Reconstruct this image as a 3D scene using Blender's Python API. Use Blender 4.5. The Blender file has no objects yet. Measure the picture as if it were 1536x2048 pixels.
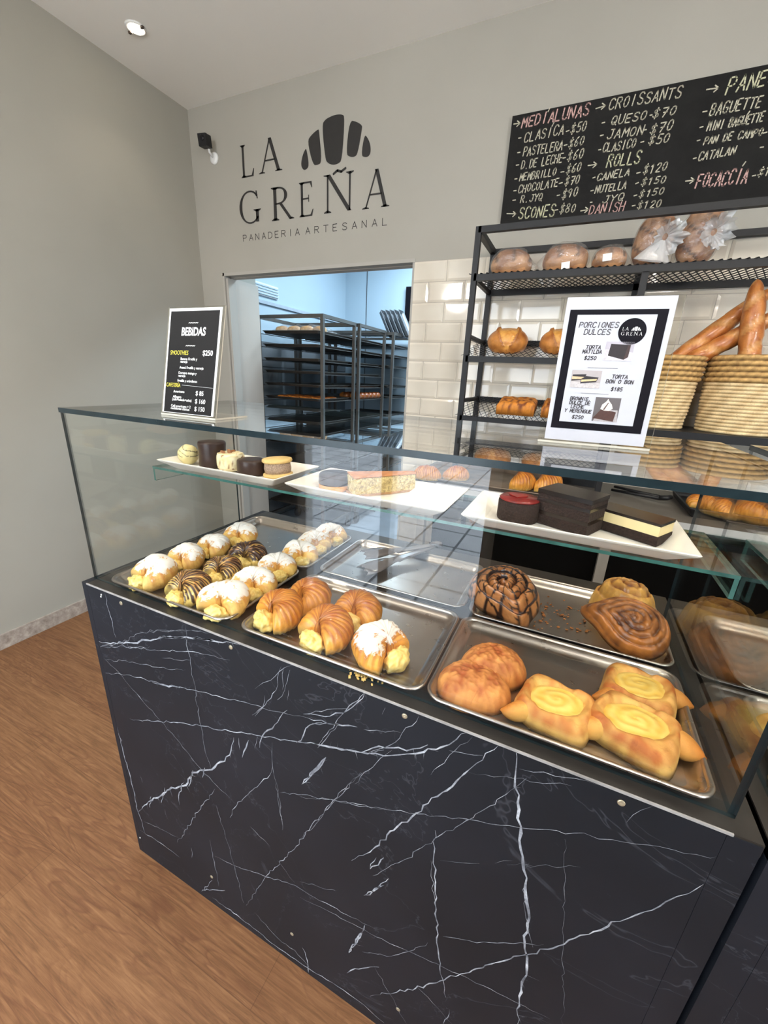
import bpy, bmesh, math, random
from mathutils import Vector, Matrix, noise
R = math.radians
S = bpy.context.scene
COL = S.collection
random.seed(7)

# ---------------------------------------------------------------- camera
cam_d = bpy.data.cameras.new('camera'); cam = bpy.data.objects.new('camera', cam_d); COL.objects.link(cam)
rt = Vector((0.90553573, 0.42199582, 0.04386988)); up = Vector((-0.17192742, 0.27045378, 0.94725694)); fw = Vector((-0.38787369, 0.86531745, -0.31745822))
mw = Matrix((rt, up, -fw)).transposed().to_4x4(); mw.translation = Vector((0, 0, 1.46028))
cam.matrix_world = mw
cam_d.sensor_fit = 'HORIZONTAL'; cam_d.sensor_width = 36.0; cam_d.lens = 806.651 * 36.0 / 1536.0
cam_d.clip_start = 0.02; cam_d.clip_end = 100
S.camera = cam

# ---------------------------------------------------------------- exposure, world, large lights
S.view_settings.view_transform = 'Standard'; S.view_settings.look = 'None'
S.view_settings.gamma = 1.0; S.view_settings.use_curve_mapping = False
S.view_settings.exposure = 0.80
try:
    S.cycles.use_denoising = True
    S.cycles.max_bounces = 8; S.cycles.diffuse_bounces = 4; S.cycles.glossy_bounces = 5
    S.cycles.transmission_bounces = 6; S.cycles.transparent_max_bounces = 28
    S.cycles.caustics_reflective = False; S.cycles.caustics_refractive = False
    S.cycles.sample_clamp_indirect = 4.0
except Exception:
    pass
W = bpy.data.worlds.new('World'); S.world = W; W.use_nodes = True
bg = W.node_tree.nodes['Background']; bg.inputs[0].default_value = (0.80, 0.90, 1.0, 1); bg.inputs[1].default_value = 5.0

def area(name, loc, rot, sx, sy, power, col, portal=False, spread=None):
    l = bpy.data.lights.new(name, 'AREA'); l.shape = 'RECTANGLE'; l.size = sx; l.size_y = sy; l.energy = power; l.color = col
    o = bpy.data.objects.new(name, l); COL.objects.link(o); o.location = loc; o.rotation_euler = rot
    if portal: l.cycles.is_portal = True
    if spread: l.spread = spread
    return o
# daylight enters by the shopfront behind the camera (portals only guide the sky's own light)
area('shopfront_portal', (-.94, -1.03, 1.4), (R(90), 0, 0), 1.32, 2.7, 1, (1, 1, 1), portal=True)
area('shopfront_portal_side', (2.7, -1.03, 1.4), (R(90), 0, 0), 1.4, 2.7, 1, (1, 1, 1), portal=True)  # portal of an unseen side opening, added for its daylight
# the kitchen's own fluorescent fitting
area('kitchen_light', (-1.2, 3.7, 2.9), (0, 0, 0), 1.2, 0.6, 50, (0.66, 0.85, 1.0))
DOWNLIGHT_W = 27.0

# ---------------------------------------------------------------- colour + material helpers
def lin(c):
    def f(x):
        x /= 255.0
        return x / 12.92 if x <= 0.04045 else ((x + 0.055) / 1.055) ** 2.4
    return (f(c[0]), f(c[1]), f(c[2]), 1.0)
class NT:
    def __init__(s, name):
        s.m = bpy.data.materials.new(name); s.m.use_nodes = True; s.t = s.m.node_tree; s.n = s.t.nodes
        s.b = s.n['Principled BSDF']; s.out = s.n['Material Output']
    def add(s, kind, **kw):
        x = s.n.new(kind)
        for k, v in kw.items(): setattr(x, k, v)
        return x
    def link(s, a, b): s.t.links.new(a, b)
    def co(s, which='Object', scale=(1, 1, 1), rot=(0, 0, 0), loc=(0, 0, 0)):
        tc = s.add('ShaderNodeTexCoord'); mp = s.add('ShaderNodeMapping')
        s.link(tc.outputs[which], mp.inputs['Vector'])
        mp.inputs['Scale'].default_value = scale; mp.inputs['Rotation'].default_value = rot; mp.inputs['Location'].default_value = loc
        return mp.outputs[0]
    def noise(s, vec, scale, detail=4, rough=0.55, dist=0.0):
        x = s.add('ShaderNodeTexNoise'); x.inputs['Scale'].default_value = scale; x.inputs['Detail'].default_value = detail
        x.inputs['Roughness'].default_value = rough; x.inputs['Distortion'].default_value = dist
        if vec is not None: s.link(vec, x.inputs['Vector'])
        return x.outputs['Fac']
    def ramp(s, fac, stops):
        x = s.add('ShaderNodeValToRGB'); e = x.color_ramp.elements
        while len(e) < len(stops): e.new(0.5)
        for i, (p, c) in enumerate(stops):
            e[i].position = p; e[i].color = c if len(c) == 4 else (*c, 1)
        s.link(fac, x.inputs[0]); return x.outputs[0]
    def mix(s, fac, a, b, mode='MIX'):
        x = s.add('ShaderNodeMix', data_type='RGBA', blend_type=mode)
        for v, i in ((fac, 0), (a, 6), (b, 7)):
            if hasattr(v, 'node'): s.link(v, x.inputs[i])
            else: x.inputs[i].default_value = v
        return x.outputs[2]
    def math(s, op, a, b=None):
        x = s.add('ShaderNodeMath', operation=op)
        for v, i in ((a, 0), (b, 1)):
            if v is None: continue
            if hasattr(v, 'node'): s.link(v, x.inputs[i])
            else: x.inputs[i].default_value = v
        return x.outputs[0]
    def bump(s, h, strength=0.3, dist=0.01):
        x = s.add('ShaderNodeBump'); x.inputs['Strength'].default_value = strength; x.inputs['Distance'].default_value = dist
        s.link(h, x.inputs['Height']); s.link(x.outputs[0], s.b.inputs['Normal'])
    def base(s, c):
        if hasattr(c, 'node'): s.link(c, s.b.inputs['Base Color'])
        else: s.b.inputs['Base Color'].default_value = c
    def set(s, rough=None, metal=None, spec=None, coat=None):
        if rough is not None: s.b.inputs['Roughness'].default_value = rough
        if metal is not None: s.b.inputs['Metallic'].default_value = metal
        if spec is not None: s.b.inputs['Specular IOR Level'].default_value = spec
        if coat is not None: s.b.inputs['Coat Weight'].default_value = coat; s.b.inputs['Coat Roughness'].default_value = 0.15
        return s

def M(name, c, rough=0.5, metal=0.0, var=0.06, scale=30, bump=0.0, spec=None, coat=None):
    t = NT(name); v = t.co()
    c = lin(c); f = t.noise(v, scale, 3)
    a = tuple(x * (1 - var) for x in c[:3]) + (1,); b = tuple(min(1, x * (1 + var)) for x in c[:3]) + (1,)
    t.base(t.ramp(f, [(0.3, a), (0.7, b)])); t.set(rough, metal, spec, coat)
    if bump: t.bump(f, bump, 0.004)
    return t.m
def glass_mat(name, tint, f0=0.04):
    t = NT(name); t.n.remove(t.b)
    lw = t.add('ShaderNodeLayerWeight'); lw.inputs['Blend'].default_value = 0.5
    p = t.math('POWER', lw.outputs['Facing'], 5.0); f = t.math('ADD', t.math('MULTIPLY', p, 1 - f0), f0)
    tr = t.add('ShaderNodeBsdfTransparent'); tr.inputs[0].default_value = (*tint, 1)
    gl = t.add('ShaderNodeBsdfGlossy'); gl.inputs['Roughness'].default_value = 0.0; gl.inputs[0].default_value = (1, 1, 1, 1)
    mx = t.add('ShaderNodeMixShader'); t.link(f, mx.inputs[0]); t.link(tr.outputs[0], mx.inputs[1]); t.link(gl.outputs[0], mx.inputs[2])
    t.link(mx.outputs[0], t.out.inputs['Surface']); return t.m
def emit(name, c, s):
    t = NT(name); t.base((0.8, 0.8, 0.8, 1)); t.b.inputs['Emission Color'].default_value = (*c, 1); t.b.inputs['Emission Strength'].default_value = s
    return t.m
def vcol(name, rough=0.45, nscale=90, var=0.27, bump=0.3, sugar=False, coat=None, spec=0.4):
    """baked crust: per-point crust colour (attribute Col) with fine mottling; Sug marks where sugar was dusted"""
    t = NT(name); a = t.add('ShaderNodeAttribute', attribute_name='Col'); v = t.co()
    f = t.noise(v, nscale, 5, 0.65, 0.3); f2 = t.noise(v, nscale * 0.3, 3)
    k = t.math('ADD', t.math('MULTIPLY', f, var * 2), 1 - var)
    k = t.math('MULTIPLY', k, t.math('ADD', t.math('MULTIPLY', f2, 0.3), 0.85))
    cmb = t.add('ShaderNodeCombineXYZ')
    for i in range(3): t.link(k, cmb.inputs[i])
    c = t.mix(1.0, a.outputs['Color'], cmb.outputs[0], 'MULTIPLY')
    sp = t.noise(v, nscale*.55, 4, .7, .8); c = t.mix(t.ramp(sp, [(.56, (0, 0, 0)), (.74, (.55, .55, .55))]), c, t.mix(1.0, c, (.52, .36, .26, 1), 'MULTIPLY'))
    t.set(rough, 0, spec, coat)
    if sugar:
        sa = t.add('ShaderNodeAttribute', attribute_name='Sug'); n3 = t.noise(v, 75, 6, 0.7, 0.6)
        g = t.math('ADD', sa.outputs['Fac'], t.math('MULTIPLY', t.math('SUBTRACT', n3, 0.5), 1.9))
        g = t.ramp(g, [(0.42, (0, 0, 0)), (0.60, (1, 1, 1))])
        c = t.mix(g, c, lin((240, 234, 226)))
        rg = t.math('ADD', t.math('MULTIPLY', g, 0.5), 0.42); t.link(rg, t.b.inputs['Roughness'])
    t.base(c); t.bump(f, bump, 0.003)
    return t.m

# ---------------------------------------------------------------- mesh builder
class MB:
    def __init__(s): s.v = []; s.f = []; s.m = []; s.sm = []; s.c = None; s.sug = None
    def add(s, vs, fs, mat=0, smooth=False):
        o = len(s.v); s.v += [tuple(p) for p in vs]
        for f in fs: s.f.append(tuple(i + o for i in f)); s.m.append(mat); s.sm.append(smooth)
        return s
    def box(s, a, b, mat=0, edge_mat=None, big=None):
        x0, y0, z0 = a; x1, y1, z1 = b
        vs = [(x0,y0,z0),(x1,y0,z0),(x1,y1,z0),(x0,y1,z0),(x0,y0,z1),(x1,y0,z1),(x1,y1,z1),(x0,y1,z1)]
        fs = [(0,3,2,1),(4,5,6,7),(0,1,5,4),(2,3,7,6),(1,2,6,5),(3,0,4,7)]
        for i, f in enumerate(fs):
            mm = mat
            if edge_mat is not None and i // 2 != big: mm = edge_mat
            s.add(vs, [f], mm)
        return s
    def obox(s, c, ax, ay, az, h, mat=0):
        c = Vector(c); ax = Vector(ax).normalized() * h[0]; ay = Vector(ay).normalized() * h[1]; az = Vector(az).normalized() * h[2]
        vs = [c + ax*i + ay*j + az*k for k in (-1, 1) for j, i in ((-1,-1),(-1,1),(1,1),(1,-1))]
        return s.add(vs, [(0,3,2,1),(4,5,6,7),(0,1,5,4),(2,3,7,6),(1,2,6,5),(3,0,4,7)], mat)
    def bar(s, p, q, w, h=None, mat=0):
        p = Vector(p); q = Vector(q); d = (q - p); u = Vector((0, 0, 1)) if abs(d.normalized().z) < 0.9 else Vector((1, 0, 0))
        side = d.cross(u).normalized(); u2 = side.cross(d).normalized()
        return s.obox((p + q) / 2, d, side, u2, (d.length / 2, w / 2, (h or w) / 2), mat)
    def tube(s, pts, r, n=10, mat=0, caps=True, closed=False):
        pts = [Vector(p) for p in pts]; m = len(pts); rs = r if isinstance(r, (list, tuple)) else [r] * m
        vs = []; prev = None
        for i, p in enumerate(pts):
            if closed: t = pts[(i + 1) % m] - pts[i - 1]
            else: t = pts[min(i + 1, m - 1)] - pts[max(i - 1, 0)]
            t.normalize()
            if prev is None:
                u = Vector((0, 0, 1)) if abs(t.z) < 0.9 else Vector((1, 0, 0)); a = t.cross(u).normalized()
            else: a = (prev - t * prev.dot(t)).normalized()
            prev = a; b = t.cross(a)
            for k in range(n):
                g = 2 * math.pi * k / n; vs.append(p + (a * math.cos(g) + b * math.sin(g)) * rs[i])
        fs = []
        for i in range(m if closed else m - 1):
            j = (i + 1) % m
            for k in range(n): fs.append((i*n+k, i*n+(k+1) % n, j*n+(k+1) % n, j*n+k))
        if caps and not closed: fs += [tuple(range(n))[::-1], tuple(range((m-1)*n, m*n))]
        return s.add(vs, fs, mat, True)
    def lathe(s, prof, n=32, mat=0, c=(0, 0, 0), smooth=True, sx=1, sy=1, jit=None):
        vs = []
        for r, z in prof:
            for k in range(n):
                g = 2 * math.pi * k / n; vs.append((c[0] + r*sx*math.cos(g), c[1] + r*sy*math.sin(g), c[2] + z))
        fs = []
        for i in range(len(prof) - 1):
            for k in range(n): fs.append((i*n+k, i*n+(k+1) % n, (i+1)*n+(k+1) % n, (i+1)*n+k))
        fs += [tuple(range(n))[::-1], tuple(range((len(prof)-1)*n, len(prof)*n))]
        return s.add(vs, fs, mat, smooth)
    def poly(s, pts, mat=0): return s.add(pts, [tuple(range(len(pts)))], mat)
    def prism(s, pts, d, mat=0):
        n = len(pts); d = Vector(d); q = [Vector(p) for p in pts]; q2 = [p + d for p in q]
        return s.add(q + q2, [tuple(range(n))[::-1], tuple(range(n, 2*n))] + [(i, (i+1) % n, n+(i+1) % n, n+i) for i in range(n)], mat)
    def build(s, name, mats, parent=None, bevel=0.0, loc=None, rotz=0.0, seg=2, fixn=False):
        me = bpy.data.meshes.new(name); me.from_pydata(s.v, [], s.f); me.update()
        if not isinstance(mats, (list, tuple)): mats = [mats]
        for m in mats: me.materials.append(m)
        me.polygons.foreach_set('material_index', s.m); me.polygons.foreach_set('use_smooth', s.sm)
        if s.c:
            a = me.color_attributes.new('Col', 'FLOAT_COLOR', 'POINT')
            a.data.foreach_set('color', [x for c in s.c for x in (c[0], c[1], c[2], 1.0)])
        if s.sug:
            a = me.attributes.new('Sug', 'FLOAT', 'POINT'); a.data.foreach_set('value', s.sug)
        if fixn:
            b = bmesh.new(); b.from_mesh(me); bmesh.ops.recalc_face_normals(b, faces=b.faces); b.to_mesh(me); b.free()
        o = bpy.data.objects.new(name, me); COL.objects.link(o)
        if parent: o.parent = parent
        if loc: o.location = loc
        if rotz: o.rotation_euler[2] = rotz
        if bevel:
            md = o.modifiers.new('bevel', 'BEVEL'); md.width = bevel; md.segments = seg; md.limit_method = 'ANGLE'; md.angle_limit = R(40)
        return o
def tag(o, label=None, cat=None, group=None, kind=None):
    if label: o['label'] = label
    if cat: o['category'] = cat
    if group: o['group'] = group
    if kind: o['kind'] = kind
    return o
def thing(name, label, cat, loc=(0, 0, 0), rotz=0.0, group=None):
    o = bpy.data.objects.new(name, None); COL.objects.link(o); o.location = loc; o.rotation_euler[2] = rotz
    o.empty_display_size = 0.05
    return tag(o, label, cat, group)
def struct(o): o['kind'] = 'structure'; return o
KIDS = {}
def copy_tree(o, label=None, loc=None, rotz=None, group=None, parent=None):
    c = o.copy(); COL.objects.link(c)
    if parent: c.parent = parent
    if label: c['label'] = label
    if group: c['group'] = group
    if loc is not None: c.location = loc
    if rotz is not None: c.rotation_euler[2] = rotz
    for ch in [x for x in o.children]: copy_tree(ch, parent=c)
    return c
def sm(a, b, x):
    t = max(0.0, min(1.0, (x - a) / (b - a))); return t * t * (3 - 2 * t)
def mixc(a, b, t): return tuple(a[i] + (b[i] - a[i]) * t for i in range(3))
def nz(x, y, z, s=1.0): return noise.noise(Vector((x * s, y * s, z * s)))
# ---------------------------------------------------------------- materials
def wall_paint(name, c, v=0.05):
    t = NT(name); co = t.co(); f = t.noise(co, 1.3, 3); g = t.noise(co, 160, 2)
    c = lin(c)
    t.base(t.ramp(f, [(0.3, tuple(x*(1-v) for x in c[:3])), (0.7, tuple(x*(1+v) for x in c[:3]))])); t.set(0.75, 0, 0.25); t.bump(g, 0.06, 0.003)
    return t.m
m_wall = wall_paint('wall_paint', (170, 166, 156)); m_wall_shade = wall_paint('shaded_wall_paint', (163, 160, 150))  # left wall is the same paint, toned darker for its shade
m_ceil = wall_paint('ceiling_paint', (247, 244, 238), 0.015)
m_plaster = wall_paint('bare_plaster', (186, 178, 168), 0.10)
m_kit = wall_paint('kitchen_paint', (186, 204, 216), 0.03)
m_metal_strip = M('painted_door_frame', (150, 148, 144), 0.5)
# floor: long wood planks running along x
def floor_mat():
    t = NT('wood_planks'); co = t.co('Object')
    br = t.add('ShaderNodeTexBrick'); t.link(co, br.inputs['Vector']); br.offset = 0.37; br.inputs['Scale'].default_value = 1.0
    br.inputs['Brick Width'].default_value = 1.25; br.inputs['Row Height'].default_value = 0.19; br.inputs['Mortar Size'].default_value = 0.0012
    br.inputs['Mortar Smooth'].default_value = 0.3; br.inputs['Color1'].default_value = (0, 0, 0, 1); br.inputs['Color2'].default_value = (1, 1, 1, 1); br.inputs['Mortar'].default_value = (0.5, 0.5, 0.5, 1)
    sep = t.add('ShaderNodeSeparateXYZ'); t.link(co, sep.inputs[0])
    row = t.math('FLOOR', t.math('DIVIDE', sep.outputs[1], 0.19))
    cmb = t.add('ShaderNodeCombineXYZ'); t.link(t.math('ADD', t.math('MULTIPLY', sep.outputs[0], 1.0), t.math('MULTIPLY', row, 3.7)), cmb.inputs[0])
    t.link(t.math('MULTIPLY', sep.outputs[1], 7.0), cmb.inputs[1]); t.link(t.math('MULTIPLY', row, 2.3), cmb.inputs[2])
    big = t.noise(cmb.outputs[0], 1.6, 3, 0.5, 0.6)
    wv = t.math('FRACT', t.math('MULTIPLY', big, 19.0))
    rings = t.ramp(wv, [(0.0, (1, 1, 1)), (0.62, (0.55, 0.55, 0.55)), (0.82, (0.0, 0.0, 0.0)), (1.0, (1, 1, 1))])
    mp = t.add('ShaderNodeMapping'); t.link(cmb.outputs[0], mp.inputs[0]); mp.inputs['Scale'].default_value = (0.9, 2.4, 1)
    fine = t.noise(mp.outputs[0], 7.0, 7, 0.72, 0.5)
    c = t.ramp(fine, [(0.26, lin((86, 59, 38))), (0.5, lin((124, 88, 59))), (0.74, lin((149, 111, 78)))])
    c = t.mix(t.math('MULTIPLY', t.math('MULTIPLY', t.math('SUBTRACT', 1.0, rings), t.ramp(t.noise(cmb.outputs[0], .9, 2), [(.38, (.15, .15, .15)), (.52, (1, 1, 1))])), 0.62), c, lin((96, 60, 42)))
    tone = t.mix(t.math('MULTIPLY', br.outputs['Color'], 0.2), (1, 1, 1, 1), lin((196, 176, 164)), 'MIX')
    c = t.mix(1.0, c, tone, 'MULTIPLY')
    c = t.mix(t.math('MULTIPLY', br.outputs['Fac'], 0.45), c, lin((74, 46, 32)))
    t.base(c); t.set(0.5, 0, 0.25); t.bump(fine, 0.1, 0.003)
    return t.m
m_floor = floor_mat()
m_stone = None
def stone():
    t = NT('stone_skirting'); co = t.co(); f = t.noise(co, 26, 6, 0.7)
    t.base(t.ramp(f, [(0.3, lin((128, 116, 106))), (0.5, lin((160, 148, 138))), (0.7, lin((188, 178, 168)))])); t.set(0.6); return t.m
m_stone = stone()
m_tile = NT('glazed_white_tile')
_f = m_tile.noise(m_tile.co(), 5, 2); m_tile.base(m_tile.ramp(_f, [(0.3, lin((224, 214, 197))), (0.7, lin((236, 228, 213)))])); m_tile.set(0.07, 0, 0.5); m_tile = m_tile.m
m_grout = M('tile_grout', (186, 176, 162), 0.9)
def marble():
    t = NT('black_marble_laminate'); co = t.co()
    f = t.noise(co, 3.0, 4); c = t.ramp(f, [(0.3, lin((22, 25, 30))), (0.7, lin((30, 33, 40)))])
    g = t.noise(co, 2.2, 5, 0.6, 1.6); v = t.ramp(t.math('ABSOLUTE', t.math('SUBTRACT', g, 0.5)), [(0.0, (0.3, 0.3, 0.3)), (0.003, (0, 0, 0))])
    t.base(t.mix(v, c, lin((84, 86, 94)))); t.set(0.5, 0, 0.22); return t.m
m_marble = marble()
_t = NT('white_marble_vein'); _f = _t.noise(_t.co(), 22, 5, .7); _t.base(_t.ramp(_f, [(.3, lin((70, 73, 80))), (.5, lin((138, 142, 150))), (.68, lin((206, 210, 216)))])); _t.set(.5, 0, .3); m_vein = _t.m
m_lam_top = M('black_laminate_top', (40, 37, 34), 0.38, var=0.1)
m_lam_edge = M('worn_laminate_edge', (150, 148, 146), 0.5, var=0.3)
m_glass = glass_mat('clear_glass', (0.984, 0.992, 0.986)); m_glass2 = glass_mat('shelf_glass', (0.97, 0.99, 0.982))
m_gedge = M('dark_glass_edge', (30, 42, 46), 0.2, var=0.2, spec=0.4); m_sedge = M('green_glass_edge', (62, 104, 96), 0.15, var=0.25, spec=0.5)
m_acr = glass_mat('clear_acrylic', (0.97, 0.97, 0.95)); m_acr_edge = M('acrylic_edge', (206, 202, 188), 0.15, spec=0.6)
def brushed(name, c, rough, metal=1.0, sc=40):
    t = NT(name); co = t.co('Object', (1, 1, 1)); f = t.noise(co, sc, 3, 0.5, 0.3); g = t.noise(co, 9, 3, 0.5, 1.0)
    c = lin(c); t.base(t.ramp(g, [(0.3, tuple(x*0.84 for x in c[:3])), (0.7, c[:3])])); t.set(rough, metal)
    r = t.math('ADD', t.math('MULTIPLY', f, 0.10), rough - 0.05); t.link(r, t.b.inputs['Roughness']); return t.m
m_alu = brushed('tray_aluminium', (182, 175, 168), 0.29); m_alu_dk = brushed('baked_dark_tray', (92, 86, 80), 0.45, 0.8)
m_rack = brushed('rack_steel', (112, 106, 100), 0.42, 0.75); m_racktray = brushed('oven_tray_steel', (92, 86, 80), 0.45, 0.7)
m_black = M('black_metal', (22, 22, 25), 0.5, var=0.12, spec=.35); m_blackp = M('black_paint', (38, 36, 35), 0.6, var=0.08)
m_board = NT('chalkboard_black')
_f = m_board.noise(m_board.co(), 7, 6, 0.7); m_board.base(m_board.ramp(_f, [(0.3, lin((26, 25, 25))), (0.75, lin((38, 37, 36)))])); m_board.set(0.75, 0, .15); m_board = m_board.m
def chalk(name, c):
    t = NT(name); f = t.noise(t.co(), 420, 4, 0.7); c = lin(c)
    t.base(t.ramp(f, [(0.32, tuple(x*0.35 for x in c[:3])), (0.55, c[:3])])); t.set(0.95); return t.m
m_ch = {'w': chalk('white_chalk', (206, 200, 178)), 'g': chalk('yellow_green_chalk', (208, 206, 172)), 'p': chalk('pink_chalk', (212, 172, 164))}
m_white = M('white_plastic', (235, 235, 232), 0.4, var=0.03); m_paper = M('white_paper', (190, 191, 199), 0.6, var=0.02); m_ink = M('black_print', (26, 25, 26), 0.6, var=0.05, spec=.15)
m_blk = M('black_card', (14, 12, 20), 0.6, var=0.05, spec=.12); m_yel = M('yellow_print', (226, 214, 74), 0.5, var=0.03); m_gry = M('grey_print', (62, 58, 62), 0.6, var=0.05)
m_porc = M('white_porcelain', (238, 232, 222), 0.16, var=0.02, spec=0.5)
m_screw = M('brass_screw', (196, 186, 160), 0.35, 0.6, var=0.2); m_rubber = M('grey_rubber', (60, 60, 62), 0.7)
m_cardboard = M('kitchen_grey', (90, 92, 96), 0.6, var=0.15, scale=8)
# ---------------------------------------------------------------- room
XL, YB, ZC, YF0, XR = -2.551, 2.3685, 3.004, -1.05, 3.6
XD0, XD1, ZD, YK = -2.324, -0.943, 2.054, 2.69
KX, KY = -2.72, 4.66
o = struct(MB().box((XL-0.2, YF0-0.2, -0.1), (XR+0.2, YK, 0)).build('floor', m_floor))
o = struct(MB().box((XL-0.2, YF0-0.2, ZC), (XR+0.2, YK, ZC+0.1)).build('ceiling', m_ceil))
o = struct(MB().box((XL-0.2, YF0-0.2, 0), (XL, YB, ZC)).build('wall_left', m_wall_shade))
b = MB(); b.box((XL-0.2, YB, 0), (XD0-0.03, YK, ZC)); b.box((XD0-0.03, YB, ZD+0.03), (XD1, YB+0.10, ZC)); b.box((XD1, YB, 0), (XR+0.2, YK, ZC))
struct(b.build('wall_back', m_wall))
b = MB(); b.box((XD0-0.029, YB+0.05, 0), (XD0-0.008, YK+0.002, ZD+0.012)); b.box((XD0-0.029, YB+0.05, ZD+0.008), (XD1+0.0, YB+0.101, ZD+0.029))
struct(b.build('trim_2', m_plaster))
b = MB(); b.box((XD0-0.032, YB-0.004, 0), (XD0-0.016, YB+0.055, ZD+0.03)); b.box((XD0-0.012, YB+0.006, 0), (XD0+0.008, YB+0.075, ZD)); b.box((XD0-0.03, YB-0.004, ZD+0.012), (XD1, YB+0.05, ZD+0.030))
b.box((XD1-0.012, YB-0.006, 0), (XD1, YB+0.1, ZD+0.01))
struct(b.build('trim_1', wall_paint('door_trim', (176, 172, 164), 0.05), bevel=0.002))
struct(MB().box((XR, YF0-0.2, 0), (XR+0.2, YB, ZC)).build('wall_right', m_wall))
b = MB(); b.box((XL-0.2, YF0-0.2, 2.75), (XR, YF0, ZC)); b.box((-0.28, YF0-0.2, 0), (2.0, YF0, 2.75)); b.box((3.4, YF0-0.2, 0), (XR, YF0, 2.75)); b.box((XL-0.2, YF0-0.2, 0), (-1.60, YF0, 2.75))
struct(b.build('wall_front', wall_paint('dark_front_wall', (40, 37, 35), .08)))  # unseen; dark paint put in for the dark reflection in the glass
b = MB()
for x0 in (-1.60, -0.98, -0.35): b.box((x0, YF0-0.12, 0), (x0+0.07, YF0-0.04, 2.75))
b.box((-1.60, YF0-0.12, 2.68), (-0.28, YF0-0.04, 2.75))
struct(b.build('window_1', M('shopfront_frame', (214, 214, 212), 0.4)))
# baseboard on the left wall
struct(MB().box((XL, YF0, 0), (XL+0.014, YB, 0.082)).build('baseboard_left', m_stone, bevel=0.003))
# street outside the shopfront (mirrored by the display glass)
def paving():
    t = NT('street_paving'); co = t.co(); br = t.add('ShaderNodeTexBrick'); t.link(co, br.inputs[0]); br.offset = 0.0
    br.inputs['Scale'].default_value = 1; br.inputs['Brick Width'].default_value = 0.4; br.inputs['Row Height'].default_value = 0.4; br.inputs['Mortar Size'].default_value = 0.012
    br.inputs['Color1'].default_value = lin((196, 198, 202)); br.inputs['Color2'].default_value = lin((212, 214, 216)); br.inputs['Mortar'].default_value = lin((90, 92, 96))
    f = t.noise(co, 3, 4); t.base(t.mix(t.math('MULTIPLY', f, 0.4), br.outputs['Color'], lin((120, 122, 126)))); t.set(0.6); return t.m
struct(MB().box((-9, -9, -0.12), (9, YF0-0.2, -0.02)).build('pavement', paving()))
# white bevelled tiles, one continuous cladding
b = MB(); P = 0.102; zt = 2.066; x0w, x1w = XD1, 1.6; yw = YB - 0.003
b.box((x0w, yw, 0.0), (x1w, YB+0.001, zt), 1)
g, bv, dp = 0.0013, 0.011, 0.006
for r in range(12):
    z1 = zt - r*P - g; z0 = zt - (r+1)*P + g
    xs = -0.756 - 0.204*2 if r % 2 == 0 else -0.854 - 0.204
    x = xs
    while x < x1w:
        a, c = max(x+g, x0w), min(x+0.204-g, x1w)
        if c - a > 0.03:
            i0 = a + bv if a > x0w else a + 0.001; i1 = c - bv
            y0, y1 = yw - 0.001, yw - dp
            vs = [(a,y0,z0),(c,y0,z0),(c,y0,z1),(a,y0,z1),(i0,y1,z0+bv),(i1,y1,z0+bv),(i1,y1,z1-bv),(i0,y1,z1-bv)]
            b.add(vs, [(4,5,6,7),(0,1,5,4),(1,2,6,5),(2,3,7,6),(3,0,4,7)])
        x += 0.204
struct(b.build('trim_3', [m_tile, m_grout]))
# kitchen beyond the opening
struct(MB().box((KX-0.2, YK, -0.1), (1.5, KY+0.2, 0)).build('floor_kitchen', M('kitchen_floor_tile', (150, 156, 164), 0.35, var=0.1, scale=6)))
struct(MB().box((KX-0.2, YK, ZC), (1.5, KY+0.2, ZC+0.1)).build('ceiling_kitchen', m_kit))
b = MB(); b.box((KX-0.2, YK, 0), (KX, KY, ZC)); struct(b.build('wall_kitchen_left', m_kit))
struct(MB().box((KX-0.2, KY, 0), (1.5, KY+0.2, ZC)).build('wall_kitchen_back', m_kit))
struct(MB().box((1.3, YK, 0), (1.5, KY, ZC)).build('wall_kitchen_right', m_kit))
# dark grey tile dado on the kitchen's left wall
t = NT('kitchen_dark_tile'); br = t.add('ShaderNodeTexBrick'); t.link(t.co('Object', rot=(R(90), 0, R(90))), br.inputs[0]); br.offset = 0
br.inputs['Scale'].default_value = 1; br.inputs['Brick Width'].default_value = 0.3; br.inputs['Row Height'].default_value = 0.3; br.inputs['Mortar Size'].default_value = 0.004
br.inputs['Color1'].default_value = lin((120, 124, 128)); br.inputs['Color2'].default_value = lin((134, 138, 142)); br.inputs['Mortar'].default_value = lin((60, 62, 66)); t.base(br.outputs['Color']); t.set(0.25)
struct(MB().box((KX, YK, 0), (KX+0.01, KY, 1.72)).build('trim_4', t.m))
b = MB(); b.box((KX, YK, 2.035), (KX+0.02, KY, 2.062)); struct(b.build('trim_5', M('kitchen_trunking', (176, 186, 196), 0.5), bevel=0.003))
struct(MB().box((-2.44, KY-0.004, 1.0), (-2.432, KY, ZC)).build('trim_6', m_cardboard))
# kitchen wall vent grille
vt = thing('vent_grille', 'white slatted vent grille high on the kitchen left wall', 'vent', (KX, 3.2, 2.15))
b = MB(); b.box((0, -0.16, -0.05), (0.02, 0.19, 0.05)); b.build('frame', m_white, vt, bevel=0.002)
b = MB()
for k in range(4): b.box((0.02, -0.15, -0.042 + k*0.022), (0.03, 0.18, -0.032 + k*0.022))
b.build('slats', m_kit, vt)
tag(MB().box((-1.925, KY-0.05, 2.07), (-1.5, KY, 2.41)).build('wall_screen', m_blk, bevel=0.004), 'dark flat screen on the kitchen back wall', 'screen')
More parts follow.
